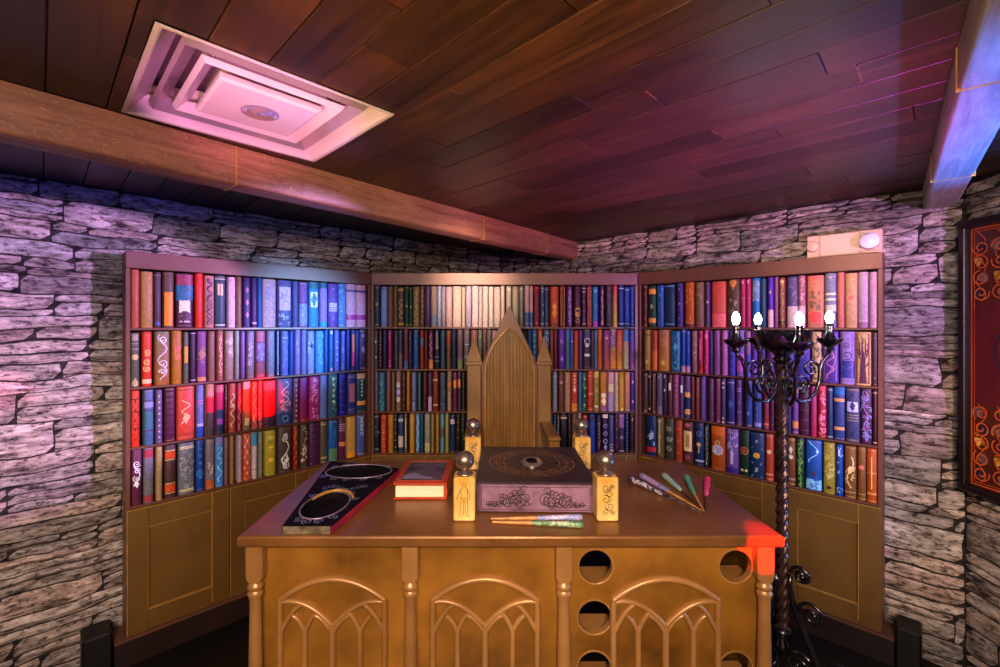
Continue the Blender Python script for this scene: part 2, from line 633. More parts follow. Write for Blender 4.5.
# ceiling: boards parallel to the right wall; local x across the boards, local y along them
HOLE = (0.19, 0.845, 1.30, 1.925)


def ceiling():
    rnd = random.Random(5)
    mb = MB()
    mb.box(-2.6, 3.4, -3.2, 3.3, 0.30, 0.34, 0, (0.05, 0.04, 0.04))
    pitch = 0.1435
    p = 0.7285 - 24 * pitch
    while p < 3.3:
        q = -3.2 + rnd.uniform(-0.8, 0.0)
        while q < 3.2:
            ln = rnd.uniform(0.7, 1.7)
            t = rnd.uniform(0.45, 1.05)
            if rnd.random() < 0.15:
                t *= 0.5
            col = (t, t * rnd.uniform(0.86, 0.98), t * rnd.uniform(0.75, 0.95))
            a = [p + 0.0018, p + pitch - 0.0018, max(q + 0.001, -3.2), min(q + ln - 0.001, 3.3)]
            pieces = [a]
            h = HOLE
            if a[0] < h[1] and a[1] > h[0] and a[2] < h[3] and a[3] > h[2]:
                pieces = []
                if a[2] < h[2]:
                    pieces.append([a[0], a[1], a[2], h[2]])
                if a[3] > h[3]:
                    pieces.append([a[0], a[1], h[3], a[3]])
                q0, q1 = max(a[2], h[2]), min(a[3], h[3])
                if a[0] < h[0]:
                    pieces.append([a[0], h[0], q0, q1])
                if a[1] > h[1]:
                    pieces.append([h[1], a[1], q0, q1])
            dz = rnd.uniform(0.0, 0.0025)
            for b in pieces:
                if b[1] - b[0] > 0.002 and b[3] - b[2] > 0.002:
                    mb.box(b[0], b[1], b[2], b[3], dz, 0.022, 0, col, 0.0015)
            if rnd.random() < 0.4:      # raw wood showing at a board end
                mb.box(p + 0.01, p + pitch * rnd.uniform(0.4, 0.95), q + ln - 0.003, q + ln + 0.002, -0.0006, 0.004, 0, (2.2, 2.0, 1.6))
            q += ln
        p += pitch
    # dark slots between the boards end at a backing board
    h = HOLE
    for b in ((-2.6, 3.4, -3.2, h[2]), (-2.6, 3.4, h[3], 3.3), (-2.6, h[0], h[2], h[3]), (h[1], 3.4, h[2], h[3])):
        mb.box(b[0], b[1], b[2], b[3], 0.022, 0.03, 0, (0.06, 0.05, 0.05))
    # the shaft above the air vent
    for b in ((h[0] - 0.01, h[0], h[2], h[3]), (h[1], h[1] + 0.01, h[2], h[3]), (h[0], h[1], h[2] - 0.01, h[2]), (h[0], h[1], h[3], h[3] + 0.01)):
        mb.box(b[0], b[1], b[2], b[3], 0.022, 0.30, 0, (2.5, 2.4, 2.4))
    o = mb.build('ceiling', M['plank'], None, False, (0, 0, CEIL), (0, 0, R(45)))
    return structure(o)


ceiling()


def beam(name, start, end, width, z0, mat, label, joint):
    """box beam along START-END, START-END is its edge towards the camera side; the width runs to the left of the direction"""
    a, b = Vector(start), Vector(end)
    d = b - a
    ln = d.length
    root = empty(name, (a.x, a.y, 0), math.atan2(d.y, d.x))
    structure(root, label)
    mb = MB()
    n = 14
    rings = []
    rnd = random.Random(3)
    for i in range(n + 1):
        x = ln * i / n
        k = 0.006
        j1, j2 = rnd.uniform(-.002, .002), rnd.uniform(-.002, .002)
        rings.append([(x, 0 + j1, CEIL - 0.002), (x, 0 + j1, z0 + k * 2), (x, k, z0 + k * .4), (x, k * 2.2, z0 + j2), (x, width - k * 2, z0 + j2), (x, width, z0 + k * 2), (x, width, CEIL - 0.002)])
    mb.loft(rings)
    mb.build('beam_body', mat, root, True, angle=40)
    mb = MB()
    for x in joint:
        mb.box(x - 0.0025, x + 0.0025, -0.003, width + 0.003, z0 - 0.003, CEIL - 0.003)
    j = mb.build('beam_joint', M['gold'], root)
    j['label'] = 'thin gilt line across the beam'
    return root


beam('ceiling_beam', (-2.92, -0.457), (0.757, 3.871), 0.12, CAM_Z + 0.56, M['beam'], 'long brown box beam under the planks beside the pink air vent', (2.95, 4.45, 5.2))
dv = Vector((-0.664, -0.747)).normalized()
e2 = Vector((2.261, 2.35))
s2 = e2 + dv * 5.0
beam('ceiling_beam', (e2.x, e2.y), (s2.x, s2.y), 0.125, CAM_Z + 0.6, M['beam_pale'], 'pale scratched beam above the framed picture, lit blue', (0.62, 1.6, 2.6))

# ------------------------------------------------------------------ bookcases
SHELF_Z = [CAM_Z - 0.939, CAM_Z - 0.634, CAM_Z - 0.323, CAM_Z - 0.015, CAM_Z + 0.293]   # shelf surfaces, the last is the underside of the top rail
CASE_TOP = CAM_Z + 0.381
CASES = {
    'L': dict(o=(-1.8685, 2.3045), rz=R(45), len=1.408, name='left', ends=(True, False)),
    'C': dict(o=(-0.873, 3.3), rz=0.0, len=1.958, name='centre', ends=(False, False)),
    'R': dict(o=(1.085, 3.3), rz=R(-45), len=1.357, name='right', ends=(False, True)),
}


def bookcase(key, label, doors):
    k = CASES[key]
    L = k['len']
    root = empty('bookcase', (k['o'][0], k['o'][1], 0), k['rz'])
    tag(root, label, 'bookcase')
    st = 0.020
    # carcass: back and outer sides
    mb = MB()
    mb.box(0.002, L - 0.002, CASE_D - 0.012, CASE_D, 0.14, CASE_TOP - 0.002)
    mb.build('back_panel', M['dark_back'], root)
    for x0 in (0.001, L - st - 0.001):
        mb = MB()
        mb.box(x0, x0 + st, 0.0, CASE_D - 0.0125, 0.14, CASE_TOP - 0.088, 0, None, 0.002)
        mb.build('side_panel', M['case_trim'], root)
    mb = MB()
    mb.box(0.0005 if k['ends'][0] else 0.0045, L - (0.0005 if k['ends'][1] else 0.0045), -0.008, CASE_D, CASE_TOP - 0.088, CASE_TOP, 0, None, 0.003)
    mb.build('top_rail', M['case_trim'], root)
    for z in SHELF_Z[:4]:
        mb = MB()
        mb.box(st + 0.0015, L - st - 0.0015, 0.0, CASE_D - 0.0125, z - 0.013, z, 0, None, 0.002)
        mb.build('shelf', M['case_trim'], root)
    # cupboard front under the books
    zt, zb = SHELF_Z[0] - 0.0135, 0.15
    mb = MB()
    mb.box(0.004, L - 0.004, 0.010, CASE_D - 0.013, zb, zt - 0.001)
    mb.build('cupboard_carcass', M['case'], root)
    for (u0, u1, r0, r1) in doors:
        w = 0.0012
        f = MB()
        f.box(u0 + w, r0, -0.012, 0.009, zb, zt, 0, None, 0.0015)
        f.box(r1, u1 - w, -0.012, 0.009, zb, zt, 0, None, 0.0015)
        f.box(r0 + w * .6, r1 - w * .6, -0.0117, 0.009, zt - 0.105, zt, 0, None, 0.0015)
        f.box(r0 + w * .6, r1 - w * .6, -0.0117, 0.009, zb, zb + 0.105, 0, None, 0.0015)
        d = f.build('door', M['case'], root)
        g = MB()
        g.box(r0 - 0.001, r1 + 0.001, 0.002, 0.0095, zb + 0.10, zt - 0.10)
        g.build('door_panel', M['case'], d)
        g = MB()
        for (a, b, c, e) in ((r0, r1, zb + 0.105, zb + 0.109), (r0, r1, zt - 0.1075, zt - 0.105), (r0, r0 + 0.002, zb + 0.105, zt - 0.105), (r1 - 0.0035, r1, zb + 0.02, zt - 0.004), (u0 + 0.002, u0 + 0.0045, zb + 0.004, zt - 0.004), (u0 + 0.002, u1 - 0.002, zt - 0.004, zt - 0.001)):
            g.box(a, b, -0.0135, 0.004, c, e)
        g.build('bead_highlight', M['gold'], d)  # edge and groove highlights laid on as thin gilt strips
    # ledge board and black plinth
    e0 = 0.045 if k['ends'][0] else -0.0125
    e1 = 0.045 if k['ends'][1] else -0.0125
    mb = MB()
    mb.box(-e0, L + e1, -0.028, CASE_D - 0.002, 0.136, 0.1495, 0, None, 0.002)
    mb.build('ledge_board', M['case_trim'], root)
    mb = MB()
    mb.box((0.002 - e0) if e0 > 0 else 0.006, L - 0.002 + e1 if e1 > 0 else L - 0.006, -0.012, CASE_D, 0.001, 0.1355)
    mb.build('plinth', M['plinth'], root)
    return root


bookcase('L', 'bookcase on the left, filled with books, beside the black lacquered tray', [(0.004, 0.477, 0.095, 0.389), (0.477, 0.943, 0.56, 0.86), (0.943, 1.400, 1.02, 1.33)])
bookcase('C', 'bookcase straight behind the pointed throne, between the two angled bookcases', [(0.008, 0.49, 0.09, 0.40), (0.49, 0.979, 0.575, 0.89), (0.979, 1.468, 1.065, 1.38), (1.468, 1.950, 1.55, 1.87)])
bookcase('R', 'bookcase on the right, behind the black candelabra', [(0.008, 0.452, 0.08, 0.37), (0.452, 0.904, 0.533, 0.807), (0.904, 1.353, 0.984, 1.26)])
for key, x0, x1, nm in (('L', -0.165, -0.052, 'baseboard_left'), ('R', 1.357 + 0.048, 1.357 + 0.145, 'baseboard_right')):
    k = CASES[key]
    mb = MB()
    mb.box(x0, x1, -0.02, CASE_D, 0.0, 0.215, 0, None, 0.008)
    structure(mb.build(nm, M['black_paint'], None, False, (k['o'][0], k['o'][1], 0), (0, 0, k['rz'])))

# ------------------------------------------------------------------ books; blue light coloured into spines at the left case's right half
BOOKS = '''#L1
128.8 139.6 b53|m 6 943|plain rust orange book
141 153.2 b84|m 8 a73|plain tan leather book
153.9 161.3 534|p .05 .1 .5 35a|dark plum book, blue foot mark
163 174.3 643|p .04 .64 .75 e81;l 321 .68|brown book with orange label
176 193.5 413|b .72 .98 824;b .5 .78 168;m 14 245 .5 .85;p .2 .5 .62 eda;b .08 .14 413;p .1 .13 .6 ecb;d .2 .8 413|wide maroon book, cream and teal picture
195.2 203.3 e21|b .3 .5 c21|plain bright red book
204.6 214.3 c87|w 5 524 ;w 4 413;w 6 635|salmon book with dark wavy grain
215 226 345|l edb .05 .93;p .62 .84 .5 eb8;p .05 .93 .06 234|slate book with cream hexagon patch
228 235.8 ebc|m 10 b9a|pale pink speckled book
236.4 242.3 854||plain chestnut brown book
243.6 251 426|q .75 .5 a68;q .5 .5 a68;q .25 .5 a68|violet book with pink diamonds
251.8 257.4 526|p .07 .1 .8 dab|violet book with cream foot bar
257.6 262.8 159||plain deep blue book
263.2 276.5 eab|m 16 a8b .45 .9;l c89 .42|pale pink book with sketched flowers
278.2 292 659|p .36 .86 .8 dab;m 9 96a .45 .8;m 10 aad .05 .3|lilac book with square pink picture
293 299 559||narrow plain indigo book
299.6 308 95a|b .05 .52 88c;m 8 aad .1 .5;l 325 .55|two-tone mauve and lilac book
309.4 319.1 39d|b .85 1 267;p .62 .78 .7 eef;p .44 .6 .7 eef;q .61 .8 37b|sky blue book, white hourglass picture
320.4 327.8 a8d|b 0 .12 29c;b .87 1 157|lavender book with blue ends
328.9 338.4 74a|p .36 .56 .85 cad;l 869 .4 .45;g 3 88c|purple book with pale striped label
338.9 346.4 58c|m 10 8ae|blue mottled book
347 356.6 eac|b .82 .87 337;b .17 .29 a28;w 1 b8a|pale pink book, navy and magenta bands
356.9 366.4 eac|b .82 .87 337;b .17 .29 a28|matching pale pink book beside the corner
#L2
130 139.6 554|d .9 .8 987;d .55 .8 ba6;q .08 .8 a96;l 987 .8 .7|grey book with three gold crests
142.2 152 d31|s .62 .8 db6;s .45 .8 db6;s .32 .8 db6;b .05 .13 db8|scarlet book with gold scrollwork
155.2 169.9 875|w 2 cbb .1 .95;s .85 .6 ddc;s .4 .7 ccb;s .25 .5 ccb;y a62|wide taupe book with silver swirls
172 182 b72|m 14 d65 .4 .85;y b71|amber brown book with pink blossoms
183.8 189 665|p .4 .72 .7 d93|grey book with orange label
190.3 196.1 424|l cab .05 .97|narrow black plum book
197.4 206.8 848|b .02 .1 c85;q .55 .8 a76;m 6 a76 .4 .7|purple book with bronze lozenge
208.5 215.4 965||plain rosewood brown book
217.3 223.7 a65|v da8 .1 .9|dusty rose book with gold vine
225.4 234 a87|m 12 cba .5 .95;l 876 .35|stone grey patterned book
235.4 239.7 998||narrow plain grey book
241.4 245.5 859||narrow plain violet book
247.6 254.8 879|m 8 cab .3 .85;y a88|mauve book with pale blossoms
257 265.8 c68|b .35 .75 96a;l 624 .33 .76;m 6 aac .4 .7|pink book, lilac middle panel
268 275.2 a9b|m 5 b7a .6 .75|pale lilac grey book
277 280 347|p .03 .97 .3 dde;p .05 .95 .12 347|thin navy book with white outline
282 289 77d|l bcf .85;m 5 99f|periwinkle book with pale line
290 294 25b||narrow cobalt book
295.7 301 98d|m 5 c9e .2 .9|pale violet book
302.2 307 88d|z 5 447 .5 .8|lavender book with dark zigzag
308.3 314.8 9ae|q .65 .6 336;m 5 cdf .5 .8|pale periwinkle book, dark rosette
316.3 324 5af|b .4 .45 37c;b .8 .83 37c;m 6 8cf|broad light blue banded book
325 328.2 26c||thin azure book
329.8 333.7 27c|p .9 .97 .6 dce;p .03 .1 .6 d9b|thin azure book with pale ends
335 339.7 67d|k 4 bbe .2 .8|thin lilac blue dotted book
341.9 345.8 56c|m 5 99d|thin blue lilac flecked book
346.8 350.3 239||thin plain navy book
351.4 355.5 238|p .1 .5 .5 d27;p .45 .9 .5 e74|navy book with orange magenta strip
355.8 359.4 139||second thin navy book
360 366.4 437|d .85 .5 97b;q .5 .6 97b|dark violet book, pale bow motif
#L3
131 140 d31|x 5 310 .05 .9;l 310 .62 .33 .85|red book with black crosshatch
144 153.9 569|b 0 .22 357;b .3 .6 367;l 312 .26 .63 .8;b .68 .78 88b|blue and lilac ribbed book
156 162.6 658|k 8 da8 .06 .94|grey mauve book, gold bead column
164.7 175.3 513|r 9 413|dark maroon heavily ribbed book
177.3 194.8 d43|w 2 eb7 .3 .75;m 8 941 .15 .6;l 722 .1 .94;q .4 .4 da7|wide coral book with gold feather
197 204.2 77b|b 0 .2 14a;l d6a .7 .65;l cce .25 .22|blue lilac book, pink rings
206.3 214.6 c86|s .82 .8 e79;b .45 .75 c13;b 0 .45 433|brown and crimson banded book
215.9 224 c05|b .85 1 b66;b 0 .5 235;p .2 .32 .7 94a|crimson and navy book, mauve square
225.4 228 623|k 6 dba|thin wine book with pale dots
229.3 236.2 c54|w 3 eca .1 .8;s .55 .7 eca|orange red book, cream scrollwork
237.7 241.9 b35|w 3 d9b .05 .7|slim rose book with scrollwork
243.6 250.9 e64|b .85 1 dbb;b 0 .4 764;p .1 .25 .6 ec9|orange book with pale head, olive foot
252.4 257.6 d65|w 3 fa8 .03 .97|coral book with wavy line
258.7 263 b56|m 9 d99|slim dusty rose patterned book
264.2 276.2 c12|b .8 1 a56;b 0 .22 424|broad plain red book, dark foot
277.8 292.5 66a|w 2 dce .3 .95;m 12 eac .3 .7;b 0 .25 247;o .13 .4 9be|wide lilac book, white flame picture
293.8 299 747|k 7 eb9 .1 .9|purple book with gold bead column
300.3 308 829|y a25|plain magenta violet book
310 319.8 b28|m 22 e9c;w 2 e8c .5 .95|magenta book with pink blossoms
321 327.6 78d||plain lavender blue book
329.3 338 368|k 5 bdc .3 .95;m 10 8ba|teal book with pale daisies
339.7 346.2 22a|r 6 33b|ultramarine ribbed book
348.4 356.2 339|p .3 .75 .7 a68;l 99d .9 .12|navy book with oval pink picture
357.5 366 146|b .86 1 b98;k 5 bba .4 .85;b .2 .3 d95|dark teal book with orange band
#L4
131.8 142.2 624|w 1 eef .35 .75;s .75 .8 ddd;s .62 .7 dde;s .48 .8 ddd;q .38 .5 eee|plum book with white skull flourish
144 153.9 778|b .82 .98 934;b .02 .14 934;o .3 .7 776;l 557 .6|slate book with red ends
156.5 162.6 b96|k 10 875|tan bronze beaded book
165 176 533|b .75 .88 c41;b .12 .26 c41;l db8 .73 .9 .1 .28|brown book with two orange bands
179.2 194.8 778|m 26 99a;l ed9 .9 .93 .07 .1|wide pewter book with gold bands
196.4 204.6 14a|k 5 48c .2 .9;b .3 .4 26b|royal blue book
206.3 215 878|z 5 334 .55 .95;m 8 cba .3 .6;b 0 .18 b52|grey damask book, orange foot
216.3 224 59e|w 3 9df .1 .8;b .85 1 87b;m 10 37b|sky blue watercolour book
225 228.6 867||thin plain mauve book
230.6 234.5 a74|k 6 c96|thin bronze book
238 242.3 cab|r 7 b99|pale pink ribbed book
243.6 251.5 d53|x 4 ecb .05 .95|orange book with white diamond lattice
252.8 257.6 edd|b .72 1 39c;l 754 .2|white book with blue head
259.3 263 998|r 6 776|thin grey ribbed book
265.8 276.2 cb3|d .6 .5 fd4;d .35 .5 fc4;d .85 .5 ec6;r 6 a93|yellow green book with flowers
278.8 291.8 544|s .75 .5 eed;w 1 eed .1 .7;s .3 .7 eee;s .15 .6 eee;d .82 .35 cbb;m 8 eee .05 .4|dark book with white goddess flourish
293.8 298.6 921|x 4 d84|dark red book with gold crosses
301 308.3 543|m 18 dba|dark brown book, gold vines
310 320.4 525|r 7 414|dark purple ribbed book
321 327.6 654|l db6 .12 .92 .15|taupe book with gold rules
329.5 338 16b|b 0 .32 586;m 8 38c .4 1|blue book with green foot
339.7 346.2 625|l cad .85 .8 .75 .7;b .32 .42 d85|wine purple book, orange band
348 356.2 da5|m 14 b84;b 0 .15 e92|golden tan filigree book
358 365.7 56b|t 9 cdf .5 .95|blue book with white script
#C1
373.7 379.3 345|d .55 .6 b84;l b84 .95 .05|blue green book, gold rosette
380.7 386.7 8ae|l 347 .95 .07|light blue book
387.7 392.6 854|d .5 .3 c86|rust brown book
393.3 397 763||thin olive book
397.5 403.5 643|w 3 ca5 .2 .7;b .9 .95 c93;b .05 .1 c93|brown book with gold serpent
404.5 408.5 143|d .5 .5 da5;l c94 .94 .05|dark green book, gold studs
408.9 412.2 143|d .5 .5 da5;l c94 .94 .05|second dark green book, gold studs
412.9 419.2 974|v ba6|olive gold book
420 424 854|k 7 dba|brown book with cream squares
424.8 430.4 536||purple book
431 436.7 b98|b .05 .3 789|tan book with blue foot
437.4 441.2 bbd||thin lavender book
441.9 445.4 bab||thin lilac grey book
446 452 ebb||pale pink book
452.8 461.2 fdc|m 6 eba|broad cream book
461.9 465 edb|p .05 .1 .5 fd8|thin cream book
465.7 471.3 ecd|y bac|pale lilac pink book
472 478.4 fdd||broad blush book
478.8 482.2 ecc||thin blush book
482.6 488 fdc|m 4 dba|cream pink book
488.6 493.4 edc||slim cream book
494 500.4 ecb|m 4 dba|pale peach book
501 504.6 ecb||thin pale peach book
506.4 511.4 cba|p .9 .95 .6 edc|greyish pink book
512.5 518.5 ba8|g 4 e96|tan book with gold diagonal stripes
519.5 523.4 998|p .9 .94 .7 cc9|thin grey green book
524.9 529.1 ebb|b 0 .35 469;l cc9 .08 .93|pink book with blue foot
529.8 533 ebb|b 0 .35 469;l cc9 .08 .93|second pink book with blue foot
533.8 539.5 823|d .1 .5 c43;b .9 1 a32|maroon book
540.5 544.3 457|m 6 bbc;l cca .08 .93|slate book with white marks
544.9 548.3 458|l cca .08 .93|thin slate blue book
550.7 558.5 d52|q .5 .6 f93;q .35 .7 e82;b 0 .1 832;b .9 1 b41|orange book with flame picture
560.4 565.3 722|f d94|brown book with gilt frame
567.2 572.4 637|v b9e|purple book, lilac pattern
574.6 581 513|d .3 .8 a73;o .4 .7 d95;o .15 .6 d83;m 5 e95 .1 .5|black plum book with gold rings
582 586.2 424|l dcb .08 .93 .85;k 4 98b|dark book with cream rules
587.6 591.6 a24|f da7|crimson book with gilt frame
593 598.3 27b|d .9 .6 5af;g 3 d96;b 0 .15 a3a|blue book with orange diagonal stripes
600.5 604.4 527|v d95;p .05 .12 .6 e76|purple book with gold vine
606.5 612.2 434|m 4 656|charcoal book
613.6 617.6 d25|y ec5|pink to yellow book
619 624.3 138|l cdd .08 .93|navy book with silver rules
625 630 24a|l cdd .08 .93|blue book with silver rules
630.4 635.6 138|k 5 37b|dark blue book
#C2
374 377 556|d .7 .7 ddd;d .3 .7 ddd|grey book with two white studs
378.6 381.4 413|k 9 ec9|dark red book, cream beads
382.5 386.3 325||black violet book
387.7 391.2 a26|k 3 dce .7 .95;k 3 dad .05 .25|magenta book, pale beads
394 397.5 445|k 2 bba|thin slate book
398.5 402 446|b 0 .4 754|thin navy and rust book
403.5 407.7 734|b 0 .2 468|wine book
408.7 411.5 336|k 3 ca6|thin navy gilt book
413.2 418 36a|d .7 .3 9cf;y 26b|blue book
420 423.4 a32|b .6 .8 57a|thin rust red book
424.5 427.3 722||thin dark red book
428.6 433 626|w 3 d9a .3 .9;b 0 .25 d84|purple book with pink scroll
434.9 439 235|p .5 .95 .5 988;l ccb .3 .2 .55|navy book with pale panel
440.5 445 357|k 8 68a|slate blue beaded book
446.5 450.7 b53|b 0 .6 643;k 4 c85 .1 .6|rust and brown book
451.7 455.9 235|z 6 bcd .02 .6|navy book with white zigzag
457.3 462.6 867|b 0 .25 786|grey mauve book
464 469.3 878|l eee .62 .3|grey lilac book, white rings
471 477.3 a66||rust pink book behind chair pinnacle
478 482.2 787|k 4 bb9|grey green book
482.9 486.4 965||thin rust book
487 491.3 877||taupe book
492 496.9 c99||pink book beside the chair arch
528 531.6 247||navy book beside the chair arch
532.2 537 268|k 6 8ad;p .1 .14 .6 ed7|blue book with pale script
538 542.6 c52|w 2 e96|rust orange book above chair pinnacle
543.8 549.3 468|m 6 8ad|slate blue flecked book
550.3 553.6 943||thin rust book
554 557.6 722||thin dark red book
558.8 565.1 62a|s .7 .7 c8e;z 3 b7d .5 .85;q .25 .5 b7d;l 314 .45|violet book with lilac script
565.8 570 57a||steel blue book
570.3 573.7 359|d .7 .5 cdf;k 3 79c .3 .6|blue book with white moon
574.3 578.6 c31|y d62|red orange book
579.2 582.8 637||thin purple book
584 590.8 446|o .7 .8 eef;d .6 .6 dde;p .32 .38 .8 eef;y 534|dark slate book, white emblem
591.4 594.4 535||thin plum book
595 597.5 68a||thin grey blue book
598 602.4 d61||plain orange book
604.2 609.7 a4a|d .8 .5 fae;y c65|magenta book with pale dot
610.5 616.4 c88|b .55 .95 757;m 6 b98 .5 .95;y e93|tan book with violet panel
617.2 622.7 d43|m 8 b32 .4 .95;y fa3|red to amber book
624.3 629.2 eaa|b .7 1 58d;y edb|pale pink book with blue head
630.4 635.3 34b|y a5a|blue violet book
#C3
374.6 377.4 768||thin mauve book
378.5 384.2 379|m 8 6bc|teal blue book
386.3 389.7 a55||rust rose book
391.3 394.3 764||thin olive book
395.9 400.2 a76|p .6 .72 .8 ccd;p .42 .54 .8 baf;p .24 .36 .8 ccd|brown book with lilac squares
401.9 405.3 422|k 5 ca6|dark brown gilt book
406.5 409.3 c82||thin amber book
411.6 415.6 88c|b .25 .28 447;k 3 bbd .05 .25|lavender book
417.5 421 145|p .05 .95 .2 69a|dark teal book
423 426.4 622|k 5 843|dark red book
427.9 431.6 536|b 0 .38 bad|purple book with pale foot
432.7 438 932|l fc7 .8 .78 .17 .15|red brown book, gold rings
439.9 445.2 457|m 4 68a|slate book
447.2 451.3 a87|b .62 .72 d83;k 8 ecb .05 .5|mauve book, gold beads
453 456.6 825|p .6 .8 .8 e95|wine book with orange label
457.6 460.6 446|p .6 .8 .8 e95|grey book with orange label
462 464.6 322|k 7 b85|thin black gilt book
553.3 557.3 aab|r 8 889|grey ribbed book
558.9 564 743|d .72 .7 daa;o .72 .5 856|brown book, pink medallion
565.3 570.6 c97|m 10 a65|tan rose patterned book
571.8 577.8 d43|q .55 .5 fdc;k 4 eca .6 .95;b 0 .2 d82|red book with white plume
579 582 57a||thin slate blue book
582.3 587.1 254|k 4 dda;m 6 5a8|green book with cream leaves
588 593.3 d42|l fa7 .88 .42 .45 .05|scarlet book, gilt rules
594 599.2 a95|b .85 1 db6;d .3 .5 c76;p .1 .15 .8 edb;m 6 dc8|yellow green book
600.7 607.1 d82|d .4 .8 fed;q .25 .8 fec;b 0 .15 968|orange book with white tree picture
608.6 614.3 eab|b .5 .7 edb;b 0 .45 a9c;l db8 .65 .55|lilac book with cream bands
615.3 618.6 eca|k 4 fdc|thin cream gold book
619.6 624.5 da3|d .05 .5 ec8|plain amber book
625.2 630.3 e95|m 6 c77 .05 .6;y c87|peach orange book
630.8 636 428|q .75 .5 dab;q .25 .5 dab|indigo book, pale stars
#C4
373.4 378.8 123|m 6 58a .3 .7;l 8ba .1 .93|black book, teal moonlit picture
380.3 386 c32|v d85 .1 .8|red book with gold vine
387.7 392.8 c83|d .45 .4 ea5|amber book
394 396.8 222|k 5 edc|thin black book, white beads
398 403 347|b .82 .9 bbc;b .15 .45 cbb;b 0 .12 245|navy book with white blocks
404.2 407 543|p .1 .9 .4 cba;k 3 ea5|thin brown book
409.3 413.9 da5|y d92|amber tan book
415.8 419.2 6ae|w 3 cdf|sky blue book
420.2 423 157|k 4 38b|thin dark blue book
424.4 429.6 aa9|b .05 .25 cb7;m 6 876|grey tan book
431 433.8 a85|k 5 da7|thin tan book
435.6 438.7 b84|m 3 975|thin caramel book
440.3 443.8 6ac|b .4 .65 656|light blue book, plum middle
445.2 448.3 ba5||thin gold book
450.2 454.7 137|z 5 dde .1 .7;b .75 .88 cbd|navy book with white zigzag
456.3 459.7 321|k 3 ea6 .3 .9;d .6 .6 c43|black book with red stud
461.6 464 143|k 6 8ba|thin dark green beaded book
550.2 553.3 236||thin navy book
554 556.3 223|p .05 .95 .2 88a|thin black book with white line
556.8 559.9 223|t 6 bbb .4 .95|black book with white script
560.7 567.3 212|l ecb .88 .9 .08;m 4 522|broad black book, cream rules
568.4 571.1 312|k 3 d75 .3 .95|thin black book with orange beads
572.2 577.6 643|k 3 b84|brown book behind the ball
578.8 581.3 cab|b 0 .4 446|thin pale book
583.4 587.4 b32|r 9 d64|red ribbed book
589.8 595.6 24a|z 2 9ad .1 .35;b .8 .95 336|royal blue book
597 601.2 324|t 8 c88 .1 .8|dark book with pink script
602.8 608.4 314|o .7 .6 aad;o .5 .6 bad;o .3 .7 bad;q .15 .6 aad;b .9 1 edc|dark purple book, lilac rings
609.7 614 559|l dba .22 .15 .08 .06|violet book with tan bands
615.3 618.6 424|k 4 c89|thin dark pink-beaded book
619.4 624.7 96a|b 0 .65 324;o .4 .5 bab;l ecb .05|mauve headed dark book
626.2 628.8 137|k 9 cde|thin navy book, white beads
630.8 634.4 312|q .85 .5 d77;k 2 857 .3 .7|black red book
#R1
642.8 646.4 622|k 3 ca6|thin maroon book, gold beads
648 655.2 143|b .8 .92 e93;b .1 .22 e93;q .5 .4 ba7|dark green book, orange bands
656.5 663 25a|m 10 48c|blue flecked book
663.6 674 135|l 8ad .95 .07|broad navy book, silver rules
676 682.2 427|g 3 cad|violet book, silver diagonal stripes
684.4 693.2 c51|m 12 ea4;b 0 .08 623|orange red book, gold flecks
695.2 703 864|m 8 a86;b 0 .08 834|bronze brown book
705 709 637|d .55 .6 dab|purple book, pale star
711.2 725 e54|b 0 .3 e66;l c43 .3 .75;y e65|broad coral red book
727 739.4 643|g 2 cba;q .93 .6 d84;m 10 a87 .3 .6|brown book, pale diagonal lines
740 745.2 b25|l d68 .6;p .9 .97 .4 e8a|crimson book of a pair
745.5 750.4 b25|l d68 .6;p .9 .97 .4 e8a|second crimson book of the pair
751.7 759.5 17c|b .55 .95 68a;m 8 bac .55 .95|bright blue book
760.2 765.7 246|z 4 d44 .1 .95|navy book with red zigzag
767.4 773 52a|b 0 .35 daa;q .7 .4 ec9|violet book, pink foot
774 777.8 958||thin mauve book
779 784.9 843|d .92 .7 db7;b .08 .14 322;v b96|brown and gold baluster book
786.8 797.6 547|b 0 .42 caa;m 8 769 .45 .95|slate violet book, pink foot
798 805 a67|m 12 d9a .45 .95;b 0 .42 caa|rose ornate book
807 823.4 d86|d .2 .85 e44;m 20 654 .35 .7;b .9 1 e65;f d75|tan book, red sun and dark bush
824.7 836 88a|b .6 .64 ddb;b .5 .54 ddb;b .3 .42 ccb;d .92 .2 edb|blue grey book with pale bands
836.9 844.2 d76||plain salmon book
845 857.2 da7|o .55 .7 e98;d .55 .45 c65|tan gold book, rose medallion
857.8 868 cab|m 10 b9a;b 0 .1 968;l dcc .12|lilac pink speckled book
869 879.8 dab|m 6 c89|peach pink end book
#R2
643.8 649.3 b84|b .85 .9 643;d .2 .6 da5|bronze gold book
651.6 656.5 b42|b 0 .5 c62|orange red book
658 667.9 b75|o .68 .5 e95;o .2 .5 fb4;d .2 .3 fc5;y c83|tan book with gold rings
670.5 679.6 16a|o .15 .7 7b9;q .6 .5 5ad;w 3 49a;f 58a|blue book with sea green ornament
680.6 684.8 14a|b 0 .15 b89;b .15 .18 548|cobalt book, tan foot
685.2 689.3 14a|b 0 .15 b89;b .15 .18 548|second cobalt book, tan foot
691.3 696.5 966|m 12 c98|mauve brown ornate book
698 702.3 a15|y c22;p .3 .8 .3 d69|crimson book
703.6 708 c27|p .8 .9 .6 e79;m 5 d68 .1 .4|hot magenta book
709 712.3 437||thin navy plum book
713.4 719.2 958|t 12 536 .05 .95|mauve book with dark script
721.2 727 c7b||plain orchid pink book
728.6 734.8 44a|k 5 77d|blue violet book
736 744 86b|b .1 .5 c6b;m 6 96c|purple book, pink panel
744.6 750.4 a79|b 0 .5 55a|dusky blue book
751 757 74a|m 8 a7c|purple patterned book
758 765 437||dark violet book
